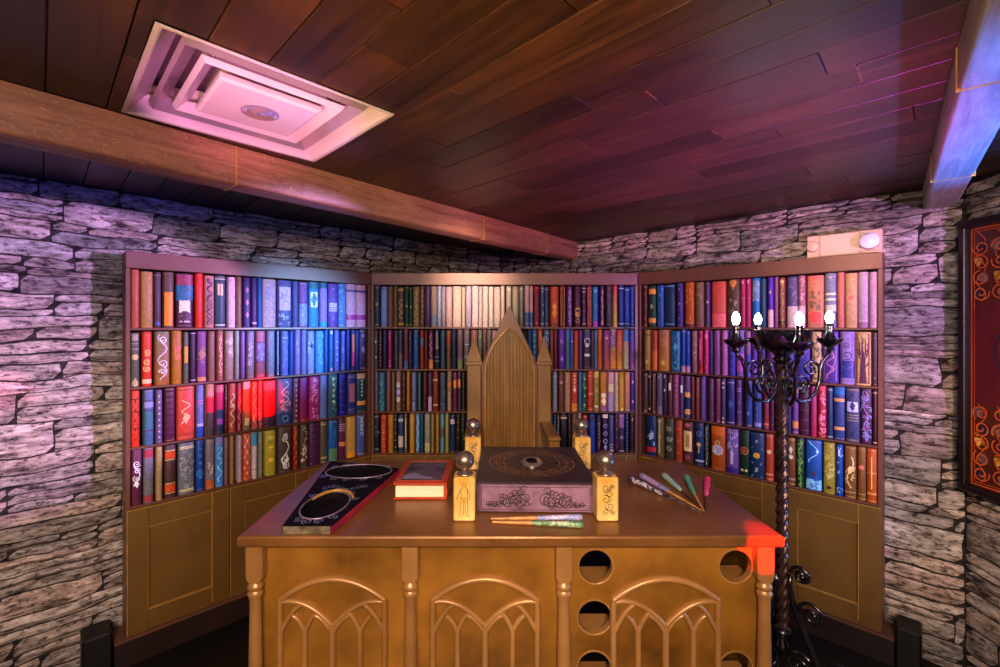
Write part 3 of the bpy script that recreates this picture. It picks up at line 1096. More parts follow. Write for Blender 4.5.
766.4 774.2 637|z 4 d56 .3 .95;m 6 a58|violet book with red zigzag
775.2 783 336||dark blue book behind pole
784 793.7 349|m 6 56b|indigo book beside pole
795 809.6 53a|b 0 .48 338;q .65 .8 a7d;w 2 64b .5 .95|violet book with lilac flame
811.3 821 ec8|z 5 534;w 3 534;m 10 644|cream book, bare dark branches
822.3 838.2 539|w 1 a68;w 2 b7a .1 .6;s .7 .6 86b;f 86b|violet book, mauve swirling picture
839.9 854.2 a8c|b .12 .45 338;s .55 .8 436;s .75 .6 637;o .4 .9 76b;f 65a|lilac and navy swirl book
854.8 871 eb7|T 524;f 613|cream book with dark tree picture
872 879.5 534|d .9 .4 768;d .4 .3 768;d .15 .4 768|dark mauve end book
#R3
642.8 647 533|m 4 655|dark brown book
647.4 650.6 321|d .9 .6 eb7;d .1 .6 eb7|thin black book, gold studs
651.6 655.2 421|k 14 d95|black book, gold bead column
656 661.4 657|b 0 .2 767;d .9 .4 a9b|purple grey book
662.4 666.2 323|q .6 .5 ddd;p .9 .97 .3 ccc|thin black book, white star
667.2 671.8 634|p .62 .8 .5 eed|plum book, white label
672.8 677.6 a58|r 8 734|rose ribbed book
679.6 682.8 647|p .6 .78 .7 eef|violet book, white label
683.9 689.6 647|b .22 .55 125;b .5 .62 ea5;b .1 .22 ea5|violet book with gold bands
690.6 693.9 623|k 5 a65|thin maroon book
695.2 699 843|m 8 c74|rust gold book
700.4 705 648|k 12 87b|violet beaded book
708.2 713.4 635|m 6 565|plum green book
715 719.9 735|k 8 a47|magenta plum book
720.8 725 546|d .9 .5 edd;d .8 .5 edd;d .12 .5 edd;d .03 .5 edd|violet book, four white studs
726.6 734.2 337|q .45 .7 46a;l dac .92 .05|indigo book, blue diamond
735.9 741 647|l d9c .8 .75;d .5 .5 86a;d .3 .5 86a|purple book, pink rings
744.6 751.7 348|q .3 .5 48b;o .45 .6 46a|teal indigo book
753.3 761 459|b .05 .12 99c;t 6 67b|violet blue book
763 768.4 934|b .1 .14 d75|crimson rust book
769.3 773.6 524|d .8 .3 a6a;d .1 .3 a6a|thin plum book
775 783 413||dark plum book behind pole
787 791 337||thin navy book
792 798 749|b .84 .96 d84;b .12 .26 d84|mauve book, orange bands
799 809 413|r 5 524;x 2 524|dark plum ribbed book
810 816.5 a37|d .8 .5 c6b;y b25|crimson magenta book
817.8 826 b24|d .94 .7 e46;m 26 e8a .05 .88|crimson book, pink speckles
826.9 832.7 236|l 9ab .95 .05|dark navy book, silver rules
833.6 844.7 348|l fa6 .75 .73 .77 .24 .22 .2;b .85 .98 26a|slate blue book, copper rings
845.7 859.4 447|x 1 224 .78 .98;x 1 224 .03 .28;p .56 .74 .8 bbe;q .66 .5 336;l 987 .5 .45 .4|indigo book, silver triangle panel
860 871.7 424|v a6b .05 .95;m 22 88c .1 .95|dark purple book, lilac flowers
872.4 878.5 412|l da8 .95 .05;m 3 912 .5 .7|black maroon end book
#R4
645.8 655.5 136|s .5 .6 dde;m 8 bce .3 .6;b .1 .22 b24|navy book, white dragon, red band
656 662.7 653|p .1 .95 .2 cb7;d .9 .4 cb8;d .5 .5 ba5|olive book, gold sceptre
664.6 673 443|s .75 .7 bba;s .5 .7 bba;s .25 .7 aa9|black book, silver scrolls
674.6 681.5 b42|k 3 c64|rust orange book
682.8 692.2 533|p .3 .78 .85 ec8;p .4 .7 .4 a85;d .92 .5 b56;d .15 .6 945|brown book, cream picture label
694.3 703 136|o .75 .5 88a;d .5 .5 db6;p .3 .5 .12 db6;b .1 .14 bbc|navy book, gold chalice
704.3 708.2 222|t 8 dc9 .05 .95|thin black book, cream script
710.8 724.4 b51|d .46 .8 cba;d .46 .6 99b;o .62 .3 db7;m 4 ddd .4 .52;b .8 1 c62|orange book with pocket watch
726 737.7 75a|m 22 bad .4 1;p .2 .5 .25 cbd;b 0 .12 328|violet book, silver tree
739.4 749 132|o .55 .8 c84;d .55 .5 a42;d .12 .3 ed9 .4;d .12 .3 ed9 -.4|black book, copper medallion
749.4 764 136|x 1 cba .65 .98;d .5 .45 da3;x 1 bba .03 .35;p 0 1 .02 253|navy book, gold oval between crosses
765 773 b42|d .62 .6 ec8;b .12 .16 d86|rust red book, cream shell
775 783 642||brown book behind pole
786.6 795 742|q .75 .5 edb;q .7 .3 eda;d .6 .6 dca;b .12 .16 987|brown book, cream plume
796 803.9 132|v 6a4 .1 .95;m 8 7a5|dark green book, leafy vine
805.4 821.3 15b|d .78 .18 def .5;w 1 7cf .55 .98;d .33 .35 435;b .02 .22 8cf;m 12 26b .03 .25|blue book, moonlit snow picture
823 834.7 a93|d .12 .4 321;m 16 cb6 .3 .95;d .35 .5 bb7|olive gold map book
835.6 842.9 14a|m 8 9be;p .78 .9 .25 cdf|cobalt book, white marks
844.4 856 852|w 1 ec8 .2 .8;q .55 .5 fd9;m 8 ec8 .3 .6;l ca6 .12|bronze book, gold plant
857.2 865.9 852|d .62 .65 e76;p .4 .6 .08 963;l c96 .12|brown book, pink bloom
866.5 877 c51|p .25 .85 .1 fc6;l e95 .16 .55 .18|orange end book, gold rule'''
ORD = 'first second third fourth fifth sixth seventh eighth ninth tenth eleventh twelfth thirteenth fourteenth fifteenth sixteenth seventeenth eighteenth nineteenth twentieth twenty-first twenty-second twenty-third twenty-fourth twenty-fifth'.split()


def book_mesh(mb, w, h, d, base, ops, seed, tf=None):
    """one book standing spine forward: x across the spine from 0 to w, spine towards -y, z up"""
    rnd = random.Random(seed)
    base = tuple(q * 0.74 for q in base)
    bulge = min(0.42 * w, 0.013)
    hw = w / 2
    tf = tf or (lambda p: p)

    ss = [-1, -0.92, -0.7, -0.36, 0, 0.36, 0.7, 0.92, 1]
    prof = [(s, -bulge * math.sqrt(max(0, 1 - s * s))) for s in ss]

    def sp(x, z, layer):       # x from the middle of the spine, metres
        s = max(-1.0, min(1.0, x / hw))
        y = 0.0
        for (sa, ya), (sb, yb) in zip(prof, prof[1:]):
            if sa <= s <= sb:
                y = ya + (yb - ya) * (s - sa) / (sb - sa)
                break
        return tf((hw + s * hw, y - layer, z))

    foot = base
    for o in ops:
        if o[0] == 'y':
            foot = tuple(q * 0.74 for q in hexcol(o[1]))
    ring = [(hw + s * hw, -bulge * math.sqrt(max(0, 1 - s * s))) for s in ss] + [(w, d), (0, d)]
    n = len(ring)
    zs = [0, 0.004, h - 0.004, h]
    pts, cols = [], []
    for i, z in enumerate(zs):
        e = 0.0012 if i in (0, 3) else 0.0
        t = z / h
        c = tuple(foot[q] + (base[q] - foot[q]) * t for q in range(3))
        for (x, y) in ring:
            pts.append(tf((hw + (x - hw) * (1 - e / hw), y + (e if y <= 0 else -e), z)))
            cols.append(c)
    fs = [(i * n + j, i * n + (j + 1) % n, (i + 1) * n + (j + 1) % n, (i + 1) * n + j) for i in range(3) for j in range(n)]
    fs += [tuple(range(n - 1, -1, -1)), tuple(3 * n + j for j in range(n))]
    mb.add(pts, fs, 0, cols)
    lay = [0.0004]

    def patch(x0, x1, z0, z1, c, off=0.0, nseg=5):
        lay[0] += 0.00012
        p = []
        cuts = [x0] + [s * hw for s in ss if x0 + 1e-5 < s * hw < x1 - 1e-5] + [x1]
        nseg = len(cuts) - 1
        for x in cuts:
            p.append(sp(x, z0, lay[0] + off))
            p.append(sp(x, z1, lay[0] + off))
        mb.add(p, [(2 * i, 2 * i + 2, 2 * i + 3, 2 * i + 1) for i in range(nseg)], 0, c)

    def stroke(pp, wd, c):
        lay[0] += 0.00006
        pp = [(max(-hw * .93, min(hw * .93, x)), max(0.004, min(h - 0.004, z))) for x, z in pp]
        ribbon(mb, pp, wd, lambda x, z: sp(max(-hw * .97, min(hw * .97, x)), z, lay[0]), 0, c, 4 if max(wd if isinstance(wd, list) else [wd]) > .2 * hw else 1)

    def fan(cx, cz, r, c, n=14, dia=False):
        lay[0] += 0.00012
        rx = min(r * hw, hw * 0.96)
        rz = r * hw
        if dia:
            q = []
            for a, b in (((0, -1.9), (1, 0)), ((1, 0), (0, 1.9)), ((0, 1.9), (-1, 0)), ((-1, 0), (0, -1.9))):
                q += [(a[0] + (b[0] - a[0]) * t / 3, a[1] + (b[1] - a[1]) * t / 3) for t in range(3)]
        else:
            q = [(math.cos(2 * math.pi * i / n), math.sin(2 * math.pi * i / n)) for i in range(n)]
        m = len(q)
        p = [sp(cx, cz, lay[0])]
        for g in (.34, .67, 1.0):
            p += [sp(max(-hw * .97, min(hw * .97, cx + rx * a * g)), max(.003, min(h - .003, cz + rz * b * g)), lay[0]) for a, b in q]
        fs_ = [(0, 1 + i, 1 + (i + 1) % m) for i in range(m)]
        for g in (0, 1):
            fs_ += [(1 + g * m + i, 1 + g * m + m + i, 1 + g * m + m + (i + 1) % m, 1 + g * m + (i + 1) % m) for i in range(m)]
        mb.add(p, fs_, 0, c)

    if ops and rnd.random() < 0.55 and w > 0.012:
        g = hexcol(rnd.choice(('b8904a', 'a87c3c', 'c8b080', '8c6a3c')))
        for z in rnd.choice(((.035, .965), (.03, .05, .95, .97), (.06, .94))):
            patch(-hw * .93, hw * .93, z * h - .0009, z * h + .0009, g)
    lw = max(0.0022, min(0.0046, 0.125 * w))
    for o in ops:
        k = o[0]
        if k == 'b':
            patch(-hw * .985, hw * .985, max(float(o[1]) * h, .001), min(float(o[2]) * h, h - .001), hexcol(o[3]))
        elif k == 'l':
            sc = 0.92
            for t in o[2:]:
                z = float(t) * h
                patch(-hw * sc, hw * sc, max(z - 0.0022, .001), min(z + 0.0022, h - .001), hexcol(o[1]))
        elif k == 'r':
            nr = int(o[1])
            c = hexcol(o[2])
            for i in range(nr):
                z = h * (i + 0.5) / nr
                nseg = 5
                p = []
                for j in range(nseg + 1):
                    x = -hw * .98 + hw * 1.96 * j / nseg
                    p += [sp(x, z - .006, .0003), sp(x, z - .003, .0030), sp(x, z + .003, .0030), sp(x, z + .006, .0003)]
                mb.add(p, [(4 * j + a, 4 * j + 4 + a, 4 * j + 5 + a, 4 * j + 1 + a) for j in range(nseg) for a in range(3)], 0, c)
            lay[0] = max(lay[0], 0.0008)
        elif k == 'p':
            a = float(o[3]) * hw
            patch(-a, a, max(float(o[1]) * h, .001), min(float(o[2]) * h, h - .001), hexcol(o[4]))
        elif k == 'd':
            fan((float(o[4]) if len(o) > 4 else 0) * hw, float(o[1]) * h, float(o[2]), hexcol(o[3]))
        elif k == 'q':
            fan(0, float(o[1]) * h, float(o[2]), hexcol(o[3]), 4, True)
        elif k == 'o':
            r = float(o[2]) * hw
            z = float(o[1]) * h
            stroke([(r * math.cos(a * math.pi / 9), z + r * math.sin(a * math.pi / 9)) for a in range(19)], lw, hexcol(o[3]))
        elif k == 's':
            r = float(o[2]) * hw
            z = float(o[1]) * h
            stroke(spiral(0, z, r, 1.35, rnd.uniform(0, 6), 18, r * .15, rnd.choice((-1, 1))), lw * 1.1, hexcol(o[3]))
        elif k in 'xzwkvt':
            no = 0 if k == 'v' else int(o[1])
            ci = 1 if k == 'v' else 2
            c = hexcol(o[ci])
            z0 = (float(o[ci + 1]) if len(o) > ci + 1 else 0.06) * h
            z1 = (float(o[ci + 2]) if len(o) > ci + 2 else 0.94) * h
            a = hw * .72
            if k == 'x':
                for i in range(no):
                    za, zb = z0 + (z1 - z0) * i / no, z0 + (z1 - z0) * (i + 1) / no
                    stroke([(-a, za), (0, (za + zb) / 2), (a, zb)], lw, c)
                    stroke([(a, za), (0, (za + zb) / 2), (-a, zb)], lw, c)
            elif k == 'z':
                stroke([((a if i % 2 else -a), z0 + (z1 - z0) * i / (2 * no)) for i in range(2 * no + 1)], lw * 1.2, c)
            elif k == 'w':
                ph = rnd.uniform(0, 6)
                am = a * rnd.uniform(.55, .9)
                stroke([(am * math.sin(ph + 2 * math.pi * no * i / (no * 14) * 1.0), z0 + (z1 - z0) * i / (no * 14)) for i in range(no * 14 + 1)], lw * 1.2, c)
            elif k == 'k':
                for i in range(no):
                    z = z0 + (z1 - z0) * (i + .5) / no
                    r = min(0.34 * hw, (z1 - z0) / no * .32)
                    fan(0, z, max(r, .0016) / hw, c, 8)
            elif k == 'v':
                m = max(3, int((z1 - z0) / 0.045))
                stroke([(a * .5 * math.sin(math.pi * i / 5), z0 + (z1 - z0) * i / (m * 5)) for i in range(m * 5 + 1)], lw, c)
                for i in range(m):
                    sg = 1 if i % 2 else -1
                    z = z0 + (z1 - z0) * (i + .5) / m
                    stroke(spiral(sg * a * .35, z, a * .5, 1.0, rnd.uniform(0, 6), 12, a * .15, sg), lw * .9, c)
            else:
                for i in range(no):
                    z = z0 + (z1 - z0) * (i + .5) / no
                    st = (z1 - z0) / no * .36
                    q = rnd.choice((0, 1, 2))
                    if q == 0:
                        stroke([(-a * .5, z - st), (a * .5, z - st), (a * .5, z + st)], lw, c)
                    elif q == 1:
                        stroke([(-a * .5, z - st), (a * .5, z)], lw, c)
                        stroke([(a * .5, z), (-a * .5, z + st)], lw, c)
                    else:
                        stroke([(-a * .5, z), (a * .5, z)], lw, c)
                        stroke([(0, z - st), (0, z + st)], lw, c)
        elif k == 'g':
            no = int(o[1])
            c = hexcol(o[2])
            for i in range(no):
                z = h * (i + .6) / no
                stroke([(-hw * .93, z + w * .35), (0, z), (hw * .93, z - w * .35)], min(.012, .22 * h / no), c)
        elif k == 'm':
            c = hexcol(o[2])
            z0 = (float(o[3]) if len(o) > 3 else 0.04) * h
            z1 = (float(o[4]) if len(o) > 4 else 0.96) * h
            for i in range(int(o[1])):
                x, z = rnd.uniform(-.7, .7) * hw, rnd.uniform(z0, z1)
                r = rnd.uniform(.2, .5) * min(hw, .02)
                an = rnd.uniform(0, 6)
                stroke([(x + r * math.cos(an + q * .9), z + r * 1.3 * math.sin(an + q * .9)) for q in range(5)], lw * rnd.uniform(.7, 1.5), c)
        elif k == 'f':
            c = hexcol(o[1])
            a, b = hw * .74, 0.012
            for pp in ([(-a, b), (-a, h - b)], [(a, b), (a, h - b)], [(-a, b), (a, b)], [(-a, h - b), (a, h - b)]):
                stroke(pp, lw, c)
        elif k == 'T':
            c = hexcol(o[1])
            tr = [(0, .0), (.02, .15), (-.02, .3), (.03, .45), (.0, .6)]
            stroke([(x * hw, .01 + z * h) for x, z in tr], [w * .5, w * .4, w * .34, w * .28, w * .12], c)
            for (x0, z0, x1, z1) in ((0, .42, -.75, .72), (0, .45, .8, .7), (-.3, .56, -.55, .9), (.35, .56, .3, .88), (0, .55, -.1, .93), (.5, .62, .75, .85), (0, .3, .85, .5)):
                stroke([(x0 * hw, z0 * h), ((x0 * .4 + x1 * .6) * hw, (z0 * .6 + z1 * .4) * h), (x1 * hw, z1 * h)], [w * .14, w * .09, w * .04], c)
            for i in range(16):
                x, z = rnd.uniform(-.8, .8) * hw, rnd.uniform(.62, .95) * h
                stroke([(x, z), (x + rnd.uniform(-.2, .2) * hw, z + .012)], .0022, c)


def build_books():
    rows, key = {}, None
    for line in BOOKS.strip().split('\n'):
        if line[0] == '#':
            key = line[1:]
            rows[key] = []
            continue
        head, ops, desc = line.split('|')
        a = head.split()
        rows[key].append((float(a[0]), float(a[1]), a[2], [o.split() for o in ops.split(';') if o.strip()], desc))
    size = []
    for key, bs in rows.items():
        for i, b in enumerate(bs):
            scale = 1.0 if key[0] == 'C' else 1.0 + 0.0012 * (abs((b[0] + b[1]) / 2 - 500) - 140)
            size.append(((b[1] - b[0]) * scale, key, i))
    size.sort(reverse=True)
    chosen = {(k, i) for _, k, i in size[:300]}
    rest = MB()
    shelf_word = ['top', 'upper-middle', 'lower-middle', 'bottom']
    for key, bs in rows.items():
        k = CASES[key[0]]
        row = int(key[1])
        c, s = math.cos(k['rz']), math.sin(k['rz'])
        ox, oy = k['o']

        def u_of(px):
            q = (px - CX) / F_PX
            return (q * oy - ox) / (c - q * s)

        z = SHELF_Z[4 - row]
        room = SHELF_Z[5 - row] - z - (0.013 if row > 1 else 0.0)
        n = len(bs)
        for i, (x0, x1, hx, ops, desc) in enumerate(bs):
            rnd = random.Random('%s%d' % (key, i))
            u0, u1 = u_of(x0), u_of(x1)
            u0, u1 = max(u0, 0.0225), min(u1, k['len'] - 0.0225)
            h = room - rnd.uniform(0.003, 0.014)
            d = rnd.uniform(0.085, 0.098)
            yf = 0.013 + rnd.uniform(-0.002, 0.003)
            X, Y = ox + u0 * c - yf * s, oy + u0 * s + yf * c
            seed = '%s-%d' % (key, i)
            if (key, i) in chosen:
                mb = MB()
                book_mesh(mb, u1 - u0, h, d, hexcol(hx), ops, seed)
                o = mb.build('book', M['book'], None, True, (X, Y, z + 0.0004), (0, 0, k['rz']), 40)
                if i < (n + 1) // 2:
                    place = ORD[i] + ' from left'
                else:
                    place = ORD[n - 1 - i] + ' from right'
                tag(o, '%s, %s on %s shelf of %s bookcase' % (desc, place, shelf_word[row - 1], k['name']), 'book', 'books on the %s shelf of the %s bookcase' % (shelf_word[row - 1], k['name']))
            else:
                book_mesh(rest, u1 - u0, h, d, hexcol(hx), ops, seed, lambda p: (X + p[0] * c - p[1] * s, Y + p[0] * s + p[1] * c, z + 0.0004 + p[2]))
    o = rest.build('thin_books', M['book'], None, True, None, None, 40)
    tag(o, 'the thinnest of the books between the wider ones on the shelves', 'books', None, 'stuff')


build_books()

# ------------------------------------------------------------------ the desk
DESK_Z = CAM_Z - 0.705
DX0, DX1, DY0, DY1 = -0.843, 0.983, 1.5, 2.333


def on_desk(px, py):
    Y = 0.705 * F_PX / (py - CY)
    return Vector(((px - CX) / F_PX * Y, Y, DESK_Z))


def desk():
    root = empty('desk', ((DX0 + DX1) / 2, (DY0 + DY1) / 2, 0))
    tag(root, 'bronze painted wooden desk with gothic arch tracery and round scroll holes', 'desk')
    ox, oy = root.location.x, root.location.y

    def part(mb, name, mat, parent=root, smooth=False, angle=40):
        return mb.build(name, mat, parent, smooth, (-ox, -oy, 0) if parent is root else None, None, angle)

    mb = MB()
    zs = DESK_Z - 0.038
    rings = []
    for (i, z) in ((0.004, zs), (0.0, zs + 0.006), (0.0, DESK_Z - 0.007), (0.003, DESK_Z - 0.002), (0.008, DESK_Z)):
        rings.append([(DX0 + i, DY0 + i, z), (DX1 - i, DY0 + i, z), (DX1 - i, DY1 - i, z), (DX0 + i, DY1 - i, z)])
    mb.loft(rings)
    part(mb, 'desk_top', M['desk_top'])
    YF = 1.556
    K = F_PX / YF
    X = lambda px: (px - CX) / K
    Z = lambda py: CAM_Z - (py - CY) / K
    holes = [circle(X(595.5), Z(566.5), 0.0585), circle(X(594.5), Z(617), 0.0585), circle(X(594), Z(668), 0.0585), circle(X(735.5), Z(566), 0.0565), circle(X(735.5), Z(668), 0.0565)]
    x0, x1 = -0.815, 0.955
    plate('front_panel', [rect(x0, x1, 0.03, zs - 0.001)] + holes, 0.022, M['bronze'], root, 0.0, (-ox, YF - oy, 0))
    for h in holes:
        cx = sum(p[0] for p in h) / len(h)
        cz = sum(p[1] for p in h) / len(h)
        r = (h[0][0] - cx) * 1.0
        mb = MB()
        n = 32
        rings = []
        for (rr, y) in ((r - 0.0012, YF + 0.022), (r - 0.0012, YF - 0.0025), (r + 0.0005, YF - 0.0035), (r + 0.0035, YF - 0.0035), (r + 0.0045, YF + 0.0005)):
            rings.append([(cx + rr * math.cos(2 * math.pi * j / n), y, cz + rr * math.sin(2 * math.pi * j / n)) for j in range(n)])
        mb.loft(rings, caps=False)
        part(mb, 'scroll_hole_rim', M['tracery'], smooth=True)
        mb = MB()
        mb.box(cx - r - .012, cx + r + .012, YF + 0.0225, YF + 0.108, cz - r - .012, cz - r + .001)
        part(mb, 'scroll_shelf', M['tracery'])
    for xa in (x0 + 0.0005, x1 - 0.0225):
        mb = MB()
        mb.box(xa, xa + 0.022, YF + 0.0225, DY1 - 0.05, 0.03, zs - 0.001)
        part(mb, 'side_panel', M['bronze'])
    mb = MB()
    mb.box(x0 - 0.012, x1 + 0.012, YF - 0.0005, DY1 - 0.05, 0.001, 0.0295, 0, None, 0.004)
    part(mb, 'base', M['bronze'])
    # pilasters: square head with a rounded tip, two rings, turned shaft
    for px in (255.0, 410.0, 564.0, 765.0):
        Yp = 1.528
        cx = (px - CX) / F_PX * Yp
        zp = lambda py: CAM_Z - (py - CY) / F_PX * Yp
        mb = MB()
        w, yb, yf = 0.0285, YF - 0.0005, Yp - 0.01
        tip = zp(583)
        out = [(-w, zs - 0.0012), (-w, zp(576))] + [(-w * math.cos(a), zp(576) + (tip - zp(576)) * math.sin(a)) for a in [math.pi * i / 12 for i in range(1, 12)]] + [(w, zp(576)), (w, zs - 0.0012)]
        b = 0.004
        rings = []
        for (sc, y) in ((1, yb), (1, yf + b), ((w - b) / w, yf)):
            rings.append([(cx + x * sc, y, z) for x, z in out])
        mb.loft(rings)
        pil = part(mb, 'pilaster', M['tracery'])
        pr = [(0.012, 0.105), (0.030, 0.11), (0.030, 0.16), (0.020, 0.175), (0.024, 0.195), (0.0185, 0.21), (0.0205, 0.30), (0.0235, 0.45), (0.0225, 0.62), (0.0195, zp(610)), (0.0200, zp(600)), (0.0222, zp(597)), (0.0262, zp(594)), (0.0262, zp(592.5)), (0.0205, zp(590)), (0.0252, zp(588)), (0.0262, zp(586.5)), (0.0245, zp(584.5)), (0.0165, zp(582)), (0.012, zp(579))]
        mb = MB()
        n = 20
        rings = [[(cx + r * math.cos(2 * math.pi * j / n), 1.5325 + r * 0.9 * math.sin(2 * math.pi * j / n), z) for j in range(n)] for r, z in pr]
        mb.loft(rings)
        part(mb, 'turned_column', M['tracery'], pil, True, 50).location = (0, 0, 0)
        mb = MB()
        mb.box(cx - 0.031, cx + 0.031, YF - 0.055, YF - 0.001, 0.03, 0.108, 0, None, 0.004)
        part(mb, 'column_foot', M['tracery'], pil).location = (0, 0, 0)
    # gothic tracery
    U = 1 / 3.571 / K
    for px in (333.0, 485.0, 665.0):
        cx = X(px)
        T = lambda pts: [(cx + dx * U, YF - 0.004, Z(520 + zy / 3.571)) for dx, zy in pts]
        zb = 0.24
        r = 0.0112
        mb = MB()

        def strip(pts, rr=r):
            mb.tube(pts, rr, 10, flat=(1, 1.25))

        def arc(ax, az, bx, bz, sag, n=12):
            """from A to B, bowed upwards by SAG (zoomed pixels)"""
            out = []
            for i in range(n + 1):
                t = i / n
                out.append((ax + (bx - ax) * t, az + (bz - az) * t - sag * 4 * t * (1 - t)))
            return out
        side = 186
        top = T(arc(-side, 281, side, 281, 74, 24))
        L0, R0 = (cx - side * U, YF - 0.003, zb), (cx + side * U, YF - 0.003, zb)
        strip([L0, top[0]]); strip(top); strip([top[-1], R0]); strip([L0, R0])
        for sg in (-1, 1):
            f = lambda pts: T([(sg * dx, zy) for dx, zy in pts])
            strip(f(arc(-180, 288, 0, 374, 30)), r * .85)
            strip(f(arc(-183, 395, -112, 297, 14, 8)), r * .8)
            strip(f(arc(-98, 395, -140, 338, 10, 8)), r * .8)
            strip(f(arc(-98, 395, -52, 322, 12, 8)), r * .8)
            strip(f(arc(0, 400, -62, 336, 12, 8)), r * .8)
            b = T([(sg * -98, 392)])[0]
            strip([b, (b[0], b[1], zb)], r * .95)
        b = T([(0, 366)])[0]
        strip([b, (b[0], b[1], zb)], r * 1.1)
        part(mb, 'gothic_tracery', M['tracery'], smooth=True, angle=60)


desk()

# ------------------------------------------------------------------ throne behind the desk
def throne():
    YB = 2.98
    K = F_PX / YB
    cxp = 509.5
    X = lambda px: (px - cxp) / K
    Z = lambda py: CAM_Z - (py - CY) / K
    x_mid = (cxp - CX) / K
    root = empty('throne', (x_mid, YB - 0.2, 0))
    tag(root, 'tall bronze gothic throne with pointed reeded back behind the desk', 'chair')
    dy = 0.2

    def part(mb, name, mat=None, parent=root, smooth=False):
        return mb.build(name, mat or M['throne'], parent, smooth, None, None, 40)

    SEAT = 0.62
    # posts with a cap and pyramid finial
    for (a, b) in ((467.0, 481.0), (537.5, 551.0)):
        xa, xb = X(a), X(b)
        w = xb - xa
        mb = MB()
        mb.box(xa, xb, dy, dy + w, 0.001, Z(365), 0, None, 0.004)
        p = part(mb, 'post')
        mb = MB()
        mb.box(xa - 0.010, xb + 0.010, dy - 0.010, dy + w + 0.010, Z(365.5), Z(361), 0, None, 0.004)
        part(mb, 'post_cap', None, p)
        mb = MB()
        zc, zt, mx, my = Z(361.2), Z(337), (xa + xb) / 2, dy + w / 2
        q = w / 2 + 0.002
        mb.loft([[(mx - q, my - q, zc), (mx + q, my - q, zc), (mx + q, my + q, zc), (mx - q, my + q, zc)], [(mx - .004, my - .004, zt), (mx + .004, my - .004, zt), (mx + .004, my + .004, zt), (mx - .004, my + .004, zt)]])
        part(mb, 'pyramid_finial', None, p)
    # pointed frame with an arched opening
    zb = SEAT + 0.02
    xo = X(537.3)
    outer = [(-xo, zb), (xo, zb), (xo, Z(366)), (xo * .78, Z(352)), (xo * .42, Z(330)), (xo * .16, Z(314)), (0, Z(306.5)), (-xo * .16, Z(314)), (-xo * .42, Z(330)), (-xo * .78, Z(352)), (-xo, Z(366))]
    xi = X(534.0)

    def arch(xi, zs, za, n=14):
        pts = []
        for i in range(n + 1):
            t = i / n
            rr = (xi * xi + (za - zs) ** 2) / (2 * xi)
            th = t * math.asin((za - zs) / rr)
            pts.append((max(0.0, xi - rr + rr * math.cos(th)), zs + rr * math.sin(th)))
        return pts
    right = arch(xi, Z(376), Z(327.5))
    inner = [(-xi, zb + 0.05), (xi, zb + 0.05)] + right + [(-x, z) for x, z in right[-2::-1]]
    plate('arched_frame', [outer, inner], 0.032, M['case_trim'], root, 0.002, (0, dy + 0.006, 0))
    mb = MB()
    path = [(x, dy + 0.005, z) for x, z in [(xi, zb + 0.06)] + right + [(-x, z) for x, z in right[-2::-1]] + [(-xi, zb + 0.06)]]
    mb.tube(path, 0.0055, 6)
    part(mb, 'arch_bead', M['gold'], root, True)
    # reeded back board
    mb = MB()
    n = 34
    prof = []
    for i in range(n * 4 + 1):
        x = -xi * 1.0 + 2 * xi * i / (n * 4)
        prof.append((x, dy + 0.021 + (0.007 if i % 4 == 0 else 0.0)))
    ztop = lambda x: Z(327) - 0.004 if abs(x) < 0.004 else max(z for (a, z) in right if a >= abs(x) - 0.02)
    lo = [(x, y, zb + 0.045) for x, y in prof]
    hi = [(x, y, ztop(x) + 0.006) for x, y in prof]
    hi = [(x, y, min(z, Z(326))) for x, y, z in hi]
    bk1 = [(x, dy + 0.036, zb + 0.045) for x, y in prof]
    bk2 = [(x, dy + 0.036, z) for x, y, z in hi]
    m = len(prof)
    pts = lo + hi + bk1 + bk2
    fs = [(i, i + 1, m + i + 1, m + i) for i in range(m - 1)] + [(2 * m + i + 1, 2 * m + i, 3 * m + i, 3 * m + i + 1) for i in range(m - 1)]
    fs += [(m + i, m + i + 1, 3 * m + i + 1, 3 * m + i) for i in range(m - 1)] + [(i + 1, i, 2 * m + i, 2 * m + i + 1) for i in range(m - 1)]
    mb.add(pts, fs)
    part(mb, 'back_board', M['reed'])
    # seat, arms, legs
    mb = MB()
    mb.box(X(467), X(551), -0.26, dy - 0.001, SEAT - 0.05, SEAT, 0, None, 0.012)
    part(mb, 'seat')
    for (a, b) in ((468.5, 478.0), (541.0, 550.5)):
        xa, xb = X(a), X(b)
        mb = MB()
        mb.box(xa, xb, -0.20, -0.20 + (xb - xa), SEAT + 0.0005, 1.085, 0, None, 0.004)
        arm_post = part(mb, 'arm_post')
        mb = MB()
        mb.box(xa - 0.008, xb + 0.004, -0.215, dy - 0.001, 1.0855, 1.112, 0, None, 0.006)
        part(mb, 'armrest')
        mb = MB()
        mb.box(xa, xb, -0.25, -0.25 + (xb - xa), 0.001, SEAT - 0.0505, 0, None, 0.004)
        part(mb, 'leg')


throne()

